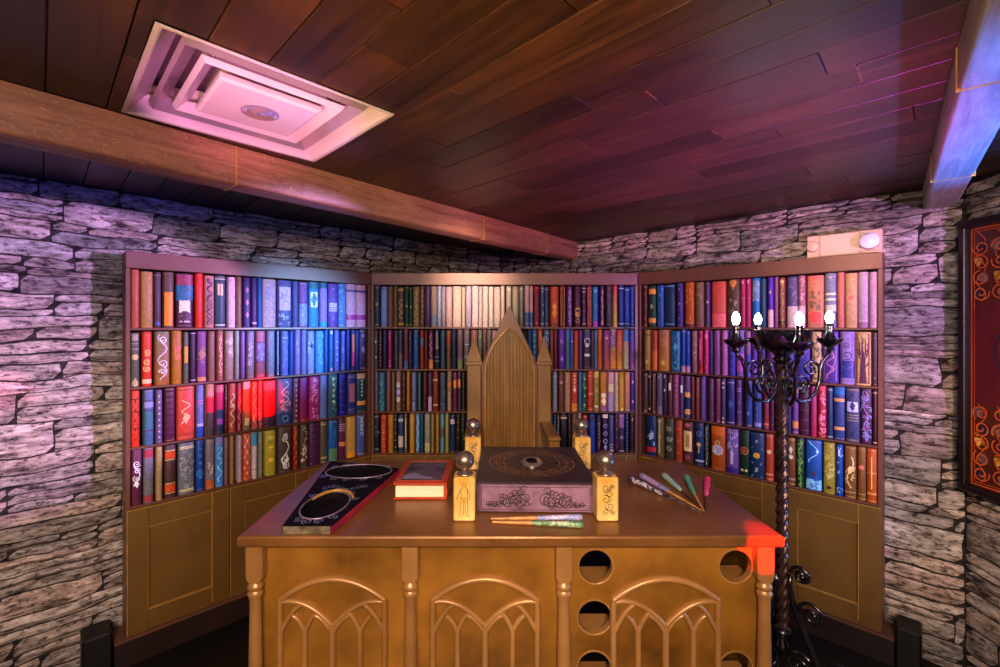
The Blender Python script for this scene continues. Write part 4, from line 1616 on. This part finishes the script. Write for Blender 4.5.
# ------------------------------------------------------------------ things on the desk
def lacquer_tray():
    top = DESK_Z + 0.031
    pts = [(-0.697, 1.512), (-0.533, 1.512), (-0.428, 2.117), (-0.789, 2.233)]
    c = Vector((-0.61, 1.85, 0))
    root = empty('lacquer_tray', (c.x, c.y, DESK_Z))
    tag(root, 'black tapered tray with two oval wells and tarnished silver scrollwork on the desk', 'tray')
    loc = [(x - c.x, y - c.y) for x, y in pts]
    ell = lambda cx, cy, a, b, n=40: [(cx - c.x + a * math.cos(2 * math.pi * i / n), cy - c.y + b * math.sin(2 * math.pi * i / n)) for i in range(n)]
    rear, front = (-0.604, 2.075, 0.150, 0.098), (-0.617, 1.690, 0.082, 0.128)
    plate('tray_top', [loc, ell(*rear), ell(*front)], 0.025, M['tray_black'], root, 0.0012, (0, 0, 0.031), (R(-90), 0, 0))
    mb = MB()
    mb.loft([[(x, y, 0.0008) for x, y in loc], [(x, y, 0.0055) for x, y in loc]])
    body = mb
    for e, nm in ((rear, 'rear_well'), (front, 'front_well')):
        mb = MB()
        rings = []
        for k, z in ((0.985, 0.030), (0.93, 0.016), (0.8, 0.009), (0.4, 0.0065), (0.01, 0.0062)):
            rings.append([(x, y, z) for x, y in ell(e[0], e[1], e[2] * k, e[3] * k)])
        mb.loft(rings, caps=False)
        w = mb.build('well', M['tray_black'], root, True)
        mb = MB()
        mb.tube([(x, y, 0.0315) for x, y in ell(*e)], 0.0028, 6, closed=True)
        mb.build('well_rim', M['tray_filigree'], w, True)
    mb = MB()
    e = ell(front[0] + .012, front[1], front[2], front[3])
    mb.tube([(x, y, 0.034 + 0.004 * math.sin((i) * math.pi / 15)) for i, (x, y) in enumerate(e[3:19])], [0.002] + [0.006] * 14 + [0.002], 8)
    r_ = mb.build('curved_lip', M['gold'], root, True)
    r_['label'] = 'gilt curved lip of the well'
    mb = body          # the silver scrollwork belongs to the tray body
    rnd = random.Random(4)
    up = lambda x, y: (x, y, 0.0316)
    for e, n, grow in ((rear, 15, 1.14), (front, 15, 1.16)):
        for i in range(n):
            a = 2 * math.pi * i / n
            x, y = e[0] - c.x + e[2] * grow * math.cos(a), e[1] - c.y + e[3] * grow * math.sin(a)
            # keep on the tray
            if not (-0.33 + c.y < y + c.y < 2.18):
                continue
            f = (y + c.y - 1.512) / 0.66
            xl, xr = -0.697 - 0.092 * f - c.x + 0.022, -0.533 + 0.105 * f - c.x - 0.022
            if xl < x < xr:
                ribbon(mb, spiral(x, y, 0.019, 1.4, a, 18, 0.004, rnd.choice((-1, 1))), 0.0046, up, 1)
    for i in range(9):
        ribbon(mb, spiral(-0.68 - c.x + 0.02 * i, 1.86 - c.y + 0.02 * math.sin(i), 0.018, 1.2, i, 14, 0.003), 0.004, up, 1)
    mb.build('tray_body', [M['tray_black'], M['tray_filigree']], root)
    mb = MB()
    mb.box(loc[0][0] + .002, loc[1][0] - .002, loc[0][1] - 0.003, loc[0][1] - 0.0003, 0.003, 0.029)
    mb.build('end_plate', M['tray_end'], root)
    mb = MB()
    a, b = Vector((loc[1][0], loc[1][1], 0)), Vector((loc[2][0], loc[2][1], 0))
    nrm = Vector((b.y - a.y, a.x - b.x, 0)).normalized()
    p = [a + nrm * .0004, b + nrm * .0004, b + nrm * .003, a + nrm * .003]
    mb.loft([[(q.x, q.y, 0.003) for q in p], [(q.x, q.y, 0.027) for q in p]])
    e = mb.build('edge_reflection', M['tray_magenta'], root)  # red reflection on the tray side, coloured in as a magenta strip
    e['label'] = 'magenta reflection along the edge'


lacquer_tray()


def red_book():
    root = empty('spell_book', (-0.282, 1.965, DESK_Z))
    tag(root, 'thick red bound book lying closed on the desk, dark mountain picture on cover', 'book')
    w, d = 0.108, 0.152
    mb = MB()
    mb.box(-w, w, -d, d, 0.0008, 0.009, 0, None, 0.002)
    mb.build('back_cover', M['red_cover'], root)
    mb = MB()
    mb.box(-w + .008, w - .0135, -d + .004, d - .006, 0.0092, 0.0538, 0, None, 0.002)
    mb.build('page_block', M['pages'], root)
    mb = MB()
    mb.loft([[(w - .013, -d, .0092), (w - .001, -d, .0092), (w - .001, d, .0092), (w - .013, d, .0092)], [(w - .013, -d, .030), (w + .003, -d, .030), (w + .003, d, .030), (w - .013, d, .030)], [(w - .013, -d, .0585), (w - .001, -d, .0585), (w - .001, d, .0585), (w - .013, d, .0585)]])
    mb.build('spine', M['red_cover'], root)
    mb = MB()
    mb.box(-w, w, -d, d, 0.059, 0.069, 0, None, 0.002)
    f = mb.build('front_cover', M['red_cover'], root)
    mb = MB()
    a, b = w - .018, d - .02
    for q in ((-a, a, -b, -b + .006), (-a, a, b - .006, b), (-a, -a + .006, -b + .006, b - .006), (a - .006, a, -b + .006, b - .006)):
        mb.box(q[0], q[1], q[2], q[3], .0692, .0715)
    mb.build('cover_frame', M['red_cover'], f)
    mb = MB()
    mb.box(-a + .0062, a - .0062, -b + .0062, b - .0062, .0691, .0702)
    mb.build('cover_picture', M['cover_picture'], f)
    mb = MB()
    for i, (pp, c) in enumerate((([(-.08, -.11), (-.08, -.03), (-.02, .02), (.02, .06), (.05, .0), (.08, -.05), (.08, -.11)], '5a4a62'), ([(-.08, -.11), (-.08, -.06), (-.04, -.03), (.0, -.07), (.04, -.09), (.06, -.11)], '8a80a8'))):
        mb.add([(x, y, .0704 + .0002 * i) for x, y in pp], [tuple(range(len(pp)))], 0, hexcol(c))
    mb.build('mountain', M['book'], f)
    mb = MB()
    for x in (-.075, -.03):
        mb.sphere(x, -d + .002, .0562, .0026, 8, 6)
    mb.build('clasp_stud', M['pages'], root, True)


red_book()


def scroll_art(mb, cx, cz, w, h, mapf, sign=1, lw=0.0030, seed=0, n=7):
    rnd = random.Random(seed)
    for i in range(n):
        t = (i + .5) / n
        r = h * (0.42 - 0.27 * t)
        x = cx + sign * w * (t - .5) * .92
        z = cz - h * .5 + r * 1.1 + rnd.uniform(0, .1) * h
        ribbon(mb, spiral(x, z, r, 1.5, rnd.uniform(0, 6), 26, r * .15, rnd.choice((-1, 1))), lw, mapf)
        if t < .65:
            ribbon(mb, spiral(x + sign * r * .3, z + r * 1.1, r * .6, 1.2, rnd.uniform(0, 6), 18, r * .1, rnd.choice((-1, 1))), lw, mapf)
    m = 24
    ribbon(mb, [(cx + sign * w * (i / m - .5), cz + h * (.45 * (1 - i / m) * math.sin(i * .9) * .6 - .30)) for i in range(m + 1)], lw, mapf)


def puzzle_box():
    ang = R(-1.6)
    root = empty('puzzle_box', (0.178, 1.93, DESK_Z), ang)
    tag(root, 'dark purple box with pink scrolled front and gilt lid medallion between the ball posts', 'box')
    w, d, h = 0.224, 0.243, 0.117
    mb = MB()
    mb.box(-w + .002, w - .002, -d + .002, d - .002, 0.0008, h - .009, 0, None, 0.003)
    mb.build('box_body', M['box_edge'], root)
    mb = MB()
    mb.box(-w, w, -d, d, h - .0088, h, 0, None, 0.002)
    lid = mb.build('lid', M['box_top'], root)
    mb = MB()
    mb.box(-w + .018, w - .018, -d - .0004, -d + .0015, .006, h - .013)
    fp = mb.build('front_panel', M['box_side'], root)
    mb = MB()
    up = lambda x, z: (x, -d - .0009, z)
    zc = h / 2 - .004
    for sg in (-1, 1):
        scroll_art(mb, sg * .105, zc - .004, .165, .070, up, sg, .0034, 3 + sg, 9)
    fr = [(-w + .021, .012), (w - .021, .012), (w - .021, h - .02), (-w + .021, h - .02), (-w + .021, .012)]
    for a, b in zip(fr, fr[1:]):
        ribbon(mb, [a, b], .0024, up)
    mb.build('ink_scroll_pattern', M['ink'], fp)
    mb = MB()
    up = lambda x, y: (x, y, h + .0005)
    for k in range(3):
        ribbon(mb, [((.12 + .03 * k) * math.cos(a * math.pi / 30), (.13 + .025 * k) * math.sin(a * math.pi / 30)) for a in range(61)], .0026, up)
    for i in range(12):
        a = math.pi * i / 6
        ribbon(mb, spiral(.15 * math.cos(a), .15 * math.sin(a), .026, 1.4, a, 16, .004), .0026, up)
        ribbon(mb, [(.07 * math.cos(a), .08 * math.sin(a)), (.18 * math.cos(a + .3), .19 * math.sin(a + .3))], .0020, up)
    mb.build('gilt_tracing', M['gold'], lid)
    mb = MB()
    rings = []
    for (s, z) in ((.046, h + .0003), (.046, h + .006), (.038, h + .014), (.030, h + .013), (.026, h + .010)):
        rings.append([(s * 1.0 * math.cos(2 * math.pi * i / 24) * (1 if math.sin(2 * math.pi * i / 24) > 0 else 1.0), (s * 1.15 * math.sin(2 * math.pi * i / 24) if math.sin(2 * math.pi * i / 24) > 0 else s * 1.4 * math.sin(2 * math.pi * i / 24)) - .01, z) for i in range(24)])
    mb.loft(rings)
    md = mb.build('medallion', M['bright_metal'], lid, True, angle=40)
    mb = MB()
    mb.lathe([(.024, 0), (.022, .004), (.012, .008), (.001, .009)], 0, -.012, h + .0102, 20)
    mb.build('medallion_stone', M['tray_black'], md, True)


puzzle_box()


def finial_post(x, y, label, figure):
    root = empty('finial_post', (x, y, DESK_Z))
    tag(root, label, 'post', 'ball topped posts around the purple box')
    w, h = 0.0385, 0.158
    mb = MB()
    mb.box(-w, w, -w, w, 0.0008, h, 0, None, 0.005)
    b = mb.build('block', M['block'], root)
    mb = MB()
    up = lambda a, z: (a, -w - .0006, z)
    if figure == 0:       # robed figure drawn in thin line
        for pp in ([(-.004, .125), (-.006, .133), (0, .139), (.006, .133), (.004, .125)], [(-.004, .125), (-.012, .115), (-.010, .085), (-.014, .05), (-.016, .022)], [(.004, .125), (.012, .114), (.011, .085), (.013, .05), (.012, .022)], [(-.012, .115), (-.022, .095), (-.026, .08)], [(.012, .114), (.021, .1), (.019, .08), (.012, .078)], [(-.002, .08), (-.003, .05), (-.004, .022)], [(.003, .08), (.003, .05), (.004, .022)], [(-.016, .022), (-.022, .018)], [(.012, .022), (.02, .018)], [(-.010, .085), (.011, .085)], [(-.026, .08), (-.030, .085)]):
            ribbon(mb, pp, .0018, up)
    else:
        for i, (a, z, r) in enumerate(((-.006, .12, .016), (.008, .1, .015), (-.008, .08, .016), (.006, .055, .015), (-.006, .035, .012), (.014, .125, .009), (.016, .035, .01))):
            ribbon(mb, spiral(a, z, r, 1.3, i * 1.1, 18, r * .2, 1 if i % 2 else -1), .0024, up)
        ribbon(mb, [(.02, .13), (-.015, .105), (.015, .08), (-.015, .055), (.02, .03)], .0022, up)
    mb.build('line_engraving', M['ink'], b)
    mb = MB()
    mb.lathe([(.030, h + .0005), (.031, h + .004), (.022, h + .009), (.013, h + .013), (.012, h + .018)], n=24)
    mb.build('collar', M['silver_ball'], root, True)
    mb = MB()
    mb.sphere(0, 0, .2095, .0352, 28, 18)
    mb.build('ball', M['silver_ball'], root, True)


finial_post(-0.0925, 1.650, 'yellow block with a robed figure and metal ball, nearest the red book', 0)
finial_post(0.4225, 1.650, 'yellow block with a dragon like scroll and metal ball, by the wand fan', 1)
finial_post(-0.083, 2.225, 'yellow ball topped post behind the purple box, in front of the throne', 1)
finial_post(0.452, 2.225, 'yellow ball topped post behind the purple box, before the blue books', 1)


def wand(name_label, h_end, joint, tip, mats, rh=0.0135, rs=0.005, group=None, knobs=0, ztip=0.005):
    a, b, t = Vector(h_end), Vector(joint), Vector(tip)
    root = empty('wand', (a.x, a.y, DESK_Z))
    tag(root, name_label, 'wand', group)
    o = Vector((a.x, a.y, DESK_Z))
    a = a - o; b = b - o; t = t - o
    a.z = rh + .0006
    t.z = ztip + .0004
    b.z = a.z + (t.z - a.z) * ((b - a).length / (t - a).length) if (t - a).length else a.z
    mb = MB()
    n = 16
    pts, rad = [], []
    for i in range(n + 1):
        s = i / n
        pts.append(a + (b - a) * s)
        r = rh * (1 - .38 * s)
        if i in (0, n):
            r *= .75
        if knobs:
            r *= 1 + .16 * math.sin(s * knobs * math.pi * 2)
        rad.append(min(r, pts[-1].z - 0.0003))
    mb.tube(pts, rad, 12)
    mb.build('handle', mats[0], root, True, angle=50)
    mb = MB()
    mb.tube([b - (b - a).normalized() * .004, b + (t - b) * .5, t], [rs * 1.3, rs, rs * .6], 10)
    mb.build('shaft', mats[1], root, True, angle=50)


WG = 'wands fanned out on the desk'
dark_wood = mottled('dark_wand_wood', '2a1410', '5a3020', 20, .35, 0, .1)
pale_wood = mottled('pale_wand_wood', 'a86a34', 'd8a060', 20, .4, 0, .1)
silvery = mottled('silvery_wand', '3a2a34', 'b0a0b0', 40, .3, .6, .1)
mid = lambda a, b, t: tuple(a[i] + (b[i] - a[i]) * t for i in range(3))
wand('wand with dark silver streaked handle, farthest left in the fan of wands', on_desk(629.5, 482), on_desk(663, 496.5), on_desk(700.5, 514), (resin('black_silver_resin', '241c34', '4a4058', 'e0d4e8'), silvery), .0150, .005, WG, 3)
wand('wand with blue and lilac resin handle beside the dark silver wand', on_desk(641, 478.5), on_desk(669, 494), on_desk(701, 511.5), (resin('blue_lilac_resin', '3a6ab0', '8a86c8', 'c08ab0'), pale_wood), .0145, .0048, WG)
wand('wand with yellow green and pale blue handle, middle of the fan', on_desk(664, 478.5), on_desk(682, 493.5), on_desk(702.2, 511), (resin('lime_blue_resin', 'b8c870', '7ab0b8', '9ac0d8'), dark_wood), .0145, .0048, WG)
wand('wand with green and teal handle beside the pink wand', on_desk(686.5, 480), on_desk(694.5, 497), on_desk(703.6, 512), (resin('green_teal_resin', '6ac070', '2f9a8a', '7ad0b0'), pale_wood), .0145, .0048, WG, 2)
wand('wand with hot pink knobbly handle, rightmost of the fan', on_desk(707.5, 481.5), on_desk(706, 499), on_desk(705.3, 513), (resin('pink_resin', 'e01060', 'f03a80', 'f890b0'), dark_wood), .0145, .0048, WG, 3)
wand('wand with lilac blue handle lying along the front of the purple box', on_desk(582, 520.5), on_desk(536, 520.3), on_desk(491, 520.2), (resin('lilac_resin', '5a80c8', 'a8a0d8', 'd8d0e8'), pale_wood), .0115, .006, 'wands lying before the purple box')
wand('wand with mossy green and white handle nearest the front desk edge', on_desk(583, 528), on_desk(531, 525.2), on_desk(492, 523.3), (resin('moss_resin', '2a4a30', '6a9a70', 'e8e0c8'), pale_wood), .0115, .006, 'wands lying before the purple box')


# ------------------------------------------------------------------ candelabra
def candelabra():
    root = empty('candelabra', (1.363, 2.1, 0))
    tag(root, 'tall black wrought iron floor candelabra with four lit bulbs right of the desk', 'candelabra')
    mb = MB()
    n, m = 24, 170
    z0, z1 = 0.30, 1.63
    rings = []
    for i in range(m + 1):
        z = z0 + (z1 - z0) * i / m
        tw = z * 2 * math.pi / 0.20
        rings.append([((0.0215 + 0.0058 * math.cos(4 * (2 * math.pi * j / n) - 4 * tw)) * math.cos(2 * math.pi * j / n), (0.0215 + 0.0058 * math.cos(4 * (2 * math.pi * j / n) - 4 * tw)) * math.sin(2 * math.pi * j / n), z) for j in range(n)])
    mb.loft(rings)
    pole = mb.build('pole', M['rope_iron'], root, True, angle=60)
    mb = MB()
    mb.lathe([(.012, .22), (.030, .24), (.036, .27), (.028, .30), (.038, .315), (.038, .33), (.027, .345)], n=20)
    mb.build('pole_collar', M['iron'], pole, True)
    mb = MB()
    mb.lathe([(.026, 1.57), (.040, 1.59), (.030, 1.605), (.045, 1.622), (.085, 1.640), (.106, 1.672), (.115, 1.705), (.119, 1.728), (.112, 1.7275), (.105, 1.705), (.080, 1.665), (.02, 1.655)], n=32)
    mb.build('bowl', M['iron'], root, True, angle=50)
    # legs
    for an in (-52, 68, 188):
        ca, sa = math.cos(R(an)), math.sin(R(an))
        f = lambda pp: [(r * ca, r * sa, z) for r, z in pp]
        mb = MB()
        main = [(.034, .60), (.030, .55), (.048, .46), (.085, .36), (.13, .26), (.175, .165), (.21, .085), (.245, .035), (.285, .016), (.318, .026)]
        mb.tube(f(main), [.011, .012, .013, .013, .013, .013, .012, .012, .012, .010], 10)
        leg = mb.build('leg', M['iron'], root, True)
        for sp_, rr in ((spiral(.075, .612, .041, 1.55, math.pi, 30, .008, -1), .009), (spiral(.318, .060, .034, 1.4, -math.pi / 2, 26, .007, 1), .008), (spiral(.118, .455, .055, 1.5, math.pi * 1.05, 30, .010, -1), .008), (spiral(.070, .205, .058, 1.5, 0.55, 30, .010, 1), .008), (spiral(.225, .245, .048, 1.5, math.pi * .95, 30, .009, -1), .008), (spiral(.135, .085, .045, 1.5, .5, 28, .009, 1), .007)):
            mb = MB()
            mb.tube(f(sp_), rr, 8)
            mb.sphere(sp_[-1][0] * ca, sp_[-1][0] * sa, sp_[-1][1], rr * 1.5, 10, 8)
            mb.build('scroll', M['iron'], leg, True)
    # arms
    for an, zz in ((0, 0.006), (85, 0.0), (183, 0.0), (253, -0.004)):
        ca, sa = math.cos(R(an)), math.sin(R(an))
        rr = .222
        f = lambda pp: [(r * ca, r * sa, z) for r, z in pp]
        mb = MB()
        path = [(.020, 1.50), (.038, 1.43), (.075, 1.395), (.120, 1.40), (.158, 1.435), (.175, 1.49), (.178, 1.545), (.190, 1.585), (.210, 1.605), (.222, 1.628)]
        mb.tube(f(path), [.009] * 10, 10)
        mb.tube(f(spiral(.085, 1.478, .046, 1.5, -math.pi * .45, 28, .008, 1)), .007, 8)
        mb.tube(f(spiral(.135, 1.545, .040, 1.4, 0, 26, .008, 1)), .006, 8)
        mb.tube(f([(.024, 1.55), (.05, 1.58), (.06, 1.545), (.045, 1.52)]), .006, 8)
        arm = mb.build('arm', M['iron'], root, True)
        cx, cy = rr * ca, rr * sa
        mb = MB()
        mb.lathe([(.010, 1.622 + zz), (.020, 1.632 + zz), (.016, 1.642 + zz), (.030, 1.652 + zz), (.048, 1.668 + zz), (.054, 1.682 + zz), (.050, 1.683 + zz), (.036, 1.672 + zz), (.018, 1.668 + zz)], cx, cy, 0, 24)
        mb.build('drip_dish', M['iron'], arm, True, angle=50)
        mb = MB()
        mb.lathe([(.030, 1.6725 + zz), (.026, 1.684 + zz), (.0175, 1.700 + zz), (.0150, 1.728 + zz), (.0165, 1.742 + zz), (.012, 1.752 + zz)], cx, cy, 0, 18)
        mb.build('candle_sleeve', M['iron'], arm, True, angle=50)
        mb = MB()
        mb.lathe([(.009, 1.7522 + zz), (.014, 1.762 + zz), (.0175, 1.776 + zz), (.0155, 1.790 + zz), (.009, 1.803 + zz), (.002, 1.812 + zz)], cx, cy, 0, 16)
        b = mb.build('bulb', M['bulb'], arm, True)
        b['label'] = 'lit white bulb'


candelabra()


# ------------------------------------------------------------------ ceiling air vent
def air_vent():
    p, q = (HOLE[0] + HOLE[1]) / 2, (HOLE[2] + HOLE[3]) / 2
    root = empty('ceiling_vent', ((p - q) * S2, (p + q) * S2, CEIL), R(45))
    tag(root, 'square white stepped air vent set into the plank ceiling, lit pink', 'vent')
    hx, hy = (HOLE[1] - HOLE[0]) / 2, (HOLE[3] - HOLE[2]) / 2

    def ring(k, z):
        return [(-hx * k, -hy * k, z), (hx * k, -hy * k, z), (hx * k, hy * k, z), (-hx * k, hy * k, z)]

    def shell(rows, name, mat, parent=root):
        mb = MB()
        th = .0016
        a = [ring(k, z) for k, z in rows]
        b = [ring(k - .006, z + th) if i == 0 else ring(k, z + th * 2) for i, (k, z) in enumerate(rows)]
        mb.loft(a + b[::-1], caps=False)
        return mb.build(name, mat, parent)

    shell([(.998, -.003), (.998, -.006), (.965, -.006), (.95, -.004), (.80, .060), (.79, .085)], 'outer_frame', M['white_enamel'])
    shell([(.80, .020), (.775, .006), (.655, .046), (.62, .075)], 'louver', M['vent_mirror'])
    shell([(.635, .020), (.605, .004), (.50, .040), (.48, .07)], 'louver', M['white_enamel'])
    mb = MB()
    k = .46
    mb.loft([ring(k - .02, .022), ring(k, .018), ring(k, .004), ring(k - .03, -.002)])
    c = mb.build('centre_plate', M['white_enamel'], root)
    mb = MB()
    mb.lathe([(.058, -.0022), (.058, -.0036), (.050, -.0045), (.026, -.0030), (.020, -.0060), (.012, -.0066), (.001, -.0067)], .005, .0, 0, 32)
    mb.build('centre_disc', M['vent_mirror'], c, True, angle=40)
    mb = MB()
    mb.loft([ring(.97, .11), ring(.97, .115)])
    mb.build('duct_plate', M['white_enamel'], root)
    for a in range(4):
        mb = MB()
        x, y = ((.62, .62), (-.62, .62), (-.62, -.62), (.62, -.62))[a]
        mb.tube([(x * hx * 1.32, y * hy * 1.32, .06), (x * hx * .72, y * hy * .72, .03)], .004, 6)
        mb.build('bracket', M['silver_ball'], root)


air_vent()


# ------------------------------------------------------------------ emergency light over the right bookcase
def emergency_light():
    k = CASES['R']
    ca, sa = math.cos(k['rz']), math.sin(k['rz'])
    yb, yf = WALL_OFF - 0.032, 0.055

    def u_of(px, y):
        ox, oy = k['o'][0] - y * sa, k['o'][1] + y * ca
        t = (px - CX) / F_PX
        return (t * oy - ox) / (ca - t * sa)
    u0, u1 = u_of(806.5, yf), u_of(882, yf)
    um = (u0 + u1) / 2
    z0 = CASE_TOP + 0.0015
    h = 0.132
    root = empty('emergency_light', (k['o'][0] + um * ca - yf * sa, k['o'][1] + um * sa + yf * ca, z0), k['rz'])
    tag(root, 'cream emergency light unit with two round lamp heads above the right bookcase', 'emergency light')
    w = (u1 - u0) / 2
    D = yb - yf
    mb = MB()
    mb.box(-w, w, .008, D, 0.0, h, 0, None, .004)
    mb.build('housing', M['cream_plastic'], root)
    a, b = -w + 2 * w * .19, w - 2 * w * .27
    mb = MB()
    mb.box(a, b, 0.0, .0079, .006, h - .004, 0, None, .003)
    mb.build('cover', M['cream_plastic'], root)
    for cx, r, tl, sc in (((-w + a) / 2, .031, 0, 1), ((b + w) / 2 - .004, .044, 1, 1)):
        mb = MB()
        prof = [(r * .9, .0), (r, .006), (r, .014), (r * .86, .020), (r * .8, .018), (r * .45, .022), (.001, .023)] if not tl else [(r * .55, .0), (r * .9, .016), (r, .030), (r * .95, .040), (r * .6, .050), (.001, .054)]
        n = 28
        rings = []
        for rr, dd in prof:
            rings.append([(cx + rr * math.cos(2 * math.pi * j / n), .0078 - dd + (.14 * rr * math.sin(2 * math.pi * j / n) if tl else 0), h * .52 + rr * math.sin(2 * math.pi * j / n)) for j in range(n)])
        mb.loft(rings)
        mb.build('lamp_head', M['lens_plastic'] if tl else M['cream_plastic'], root, True, angle=40)
    mb = MB()
    mb.box(b + .004, w + .012, -.022, .0075, .002, .014, 0, None, .003)
    mb.build('bracket', M['cream_plastic'], root)


emergency_light()


# ------------------------------------------------------------------ framed picture on the east wall
def framed_picture():
    W, z0, z1 = 0.98, CAM_Z - 0.809, CAM_Z + 0.506
    root = empty('framed_picture', (EAST - 0.032, east_y - 0.022, z0), R(-90))
    tag(root, 'black framed picture with orange scrollwork and a dark circle on red', 'picture')
    H = z1 - z0
    f = .032
    mb = MB()
    for q in ((0, W, 0, f), (0, W, H - f, H), (0, f, f + .0005, H - f - .0005), (W - f, W, f + .0005, H - f - .0005)):
        mb.box(q[0], q[1], -.030, -.001, q[2], q[3], 0, None, .004)
    mb.build('frame', M['frame_black'], root)
    mb = MB()
    mb.box(f + .001, W - f - .001, -.006, -.002, f + .001, H - f - .001)
    art = mb
    cx, cz = W / 2, H * .52
    for q in ((f + .002, W - f - .002, f + .002, H * .33), (f + .002, W - f - .002, H * .70, H - f - .002)):
        art.box(q[0], q[1], -.0072, -.0062, q[2], q[3], 5)
    up = lambda x, z: (x, -.0080, z)
    up2 = lambda x, z: (x, -.0086, z)
    mo, mg, mn, mgr = 1, 2, 3, 4     # orange, gold, navy, grey inks on the canvas
    a = f + .014
    for pp in ([(a, a), (W - a, a)], [(a, H - a), (W - a, H - a)], [(a, a), (a, H - a)], [(W - a, a), (W - a, H - a)]):
        ribbon(art, pp, .005, up, mo)
    a += .012
    for pp in ([(a, a), (W - a, a)], [(a, H - a), (W - a, H - a)], [(a, a), (a, H - a)], [(W - a, a), (W - a, H - a)]):
        ribbon(art, pp, .0025, up, mo)
    rnd = random.Random(8)
    for zlo, zhi in ((f + .03, H * .33), (H * .70, H - f - .03)):
        x = f + .055
        col = 0
        while x < W - f - .04:
            z = zlo + .04
            row = 0
            while z < zhi - .02:
                sgn = 1 if (row + col) % 2 else -1
                r = .038
                ribbon(art, spiral(x, z, r, 1.45, rnd.uniform(0, 1.2) + row, 24, r * .2, sgn), .0055, up2, mo)
                q = row % 3
                t = (mn, mgr, mg)[(row + col) % 3]
                lx, lz = x + sgn * .012, z + .004
                leaf = [(lx + .021 * math.cos(b) * (1 - .3 * math.sin(b)), lz + .027 * math.sin(b)) for b in [math.pi * k / 7 for k in range(14)]]
                if t == mg:
                    leaf = [(lx + .016 * math.cos(b), lz + .02 * math.sin(b) + .012 * math.cos(b) ** 2) for b in [math.pi * k / 7 for k in range(14)]]
                art.add([up(px, pz) for px, pz in leaf], [tuple(range(len(leaf)))], t)
                z += .072
                row += 1
            ribbon(art, [(x + .02 * math.sin(i * .55), zlo + (zhi - zlo) * i / 30) for i in range(31)], .004, up, mo)
            x += .082
            col += 1
    for r, w in ((.345, .010), (.318, .004), (.12, .006)):
        ribbon(art, [(cx + r * math.cos(math.pi * i / 40), cz + r * .62 * math.sin(math.pi * i / 40)) for i in range(81)], w, up2, mn)
    for i in range(12):
        b = math.pi * i / 6
        ribbon(art, [(cx + .13 * math.cos(b), cz + .08 * math.sin(b)), (cx + .31 * math.cos(b), cz + .19 * math.sin(b))], .005, up2, mn)
    art.build('canvas', [M['picture_red'], M['picture_orange'], M['picture_gold'], M['picture_navy'], M['picture_grey'], M['picture_brown']], root)


framed_picture()
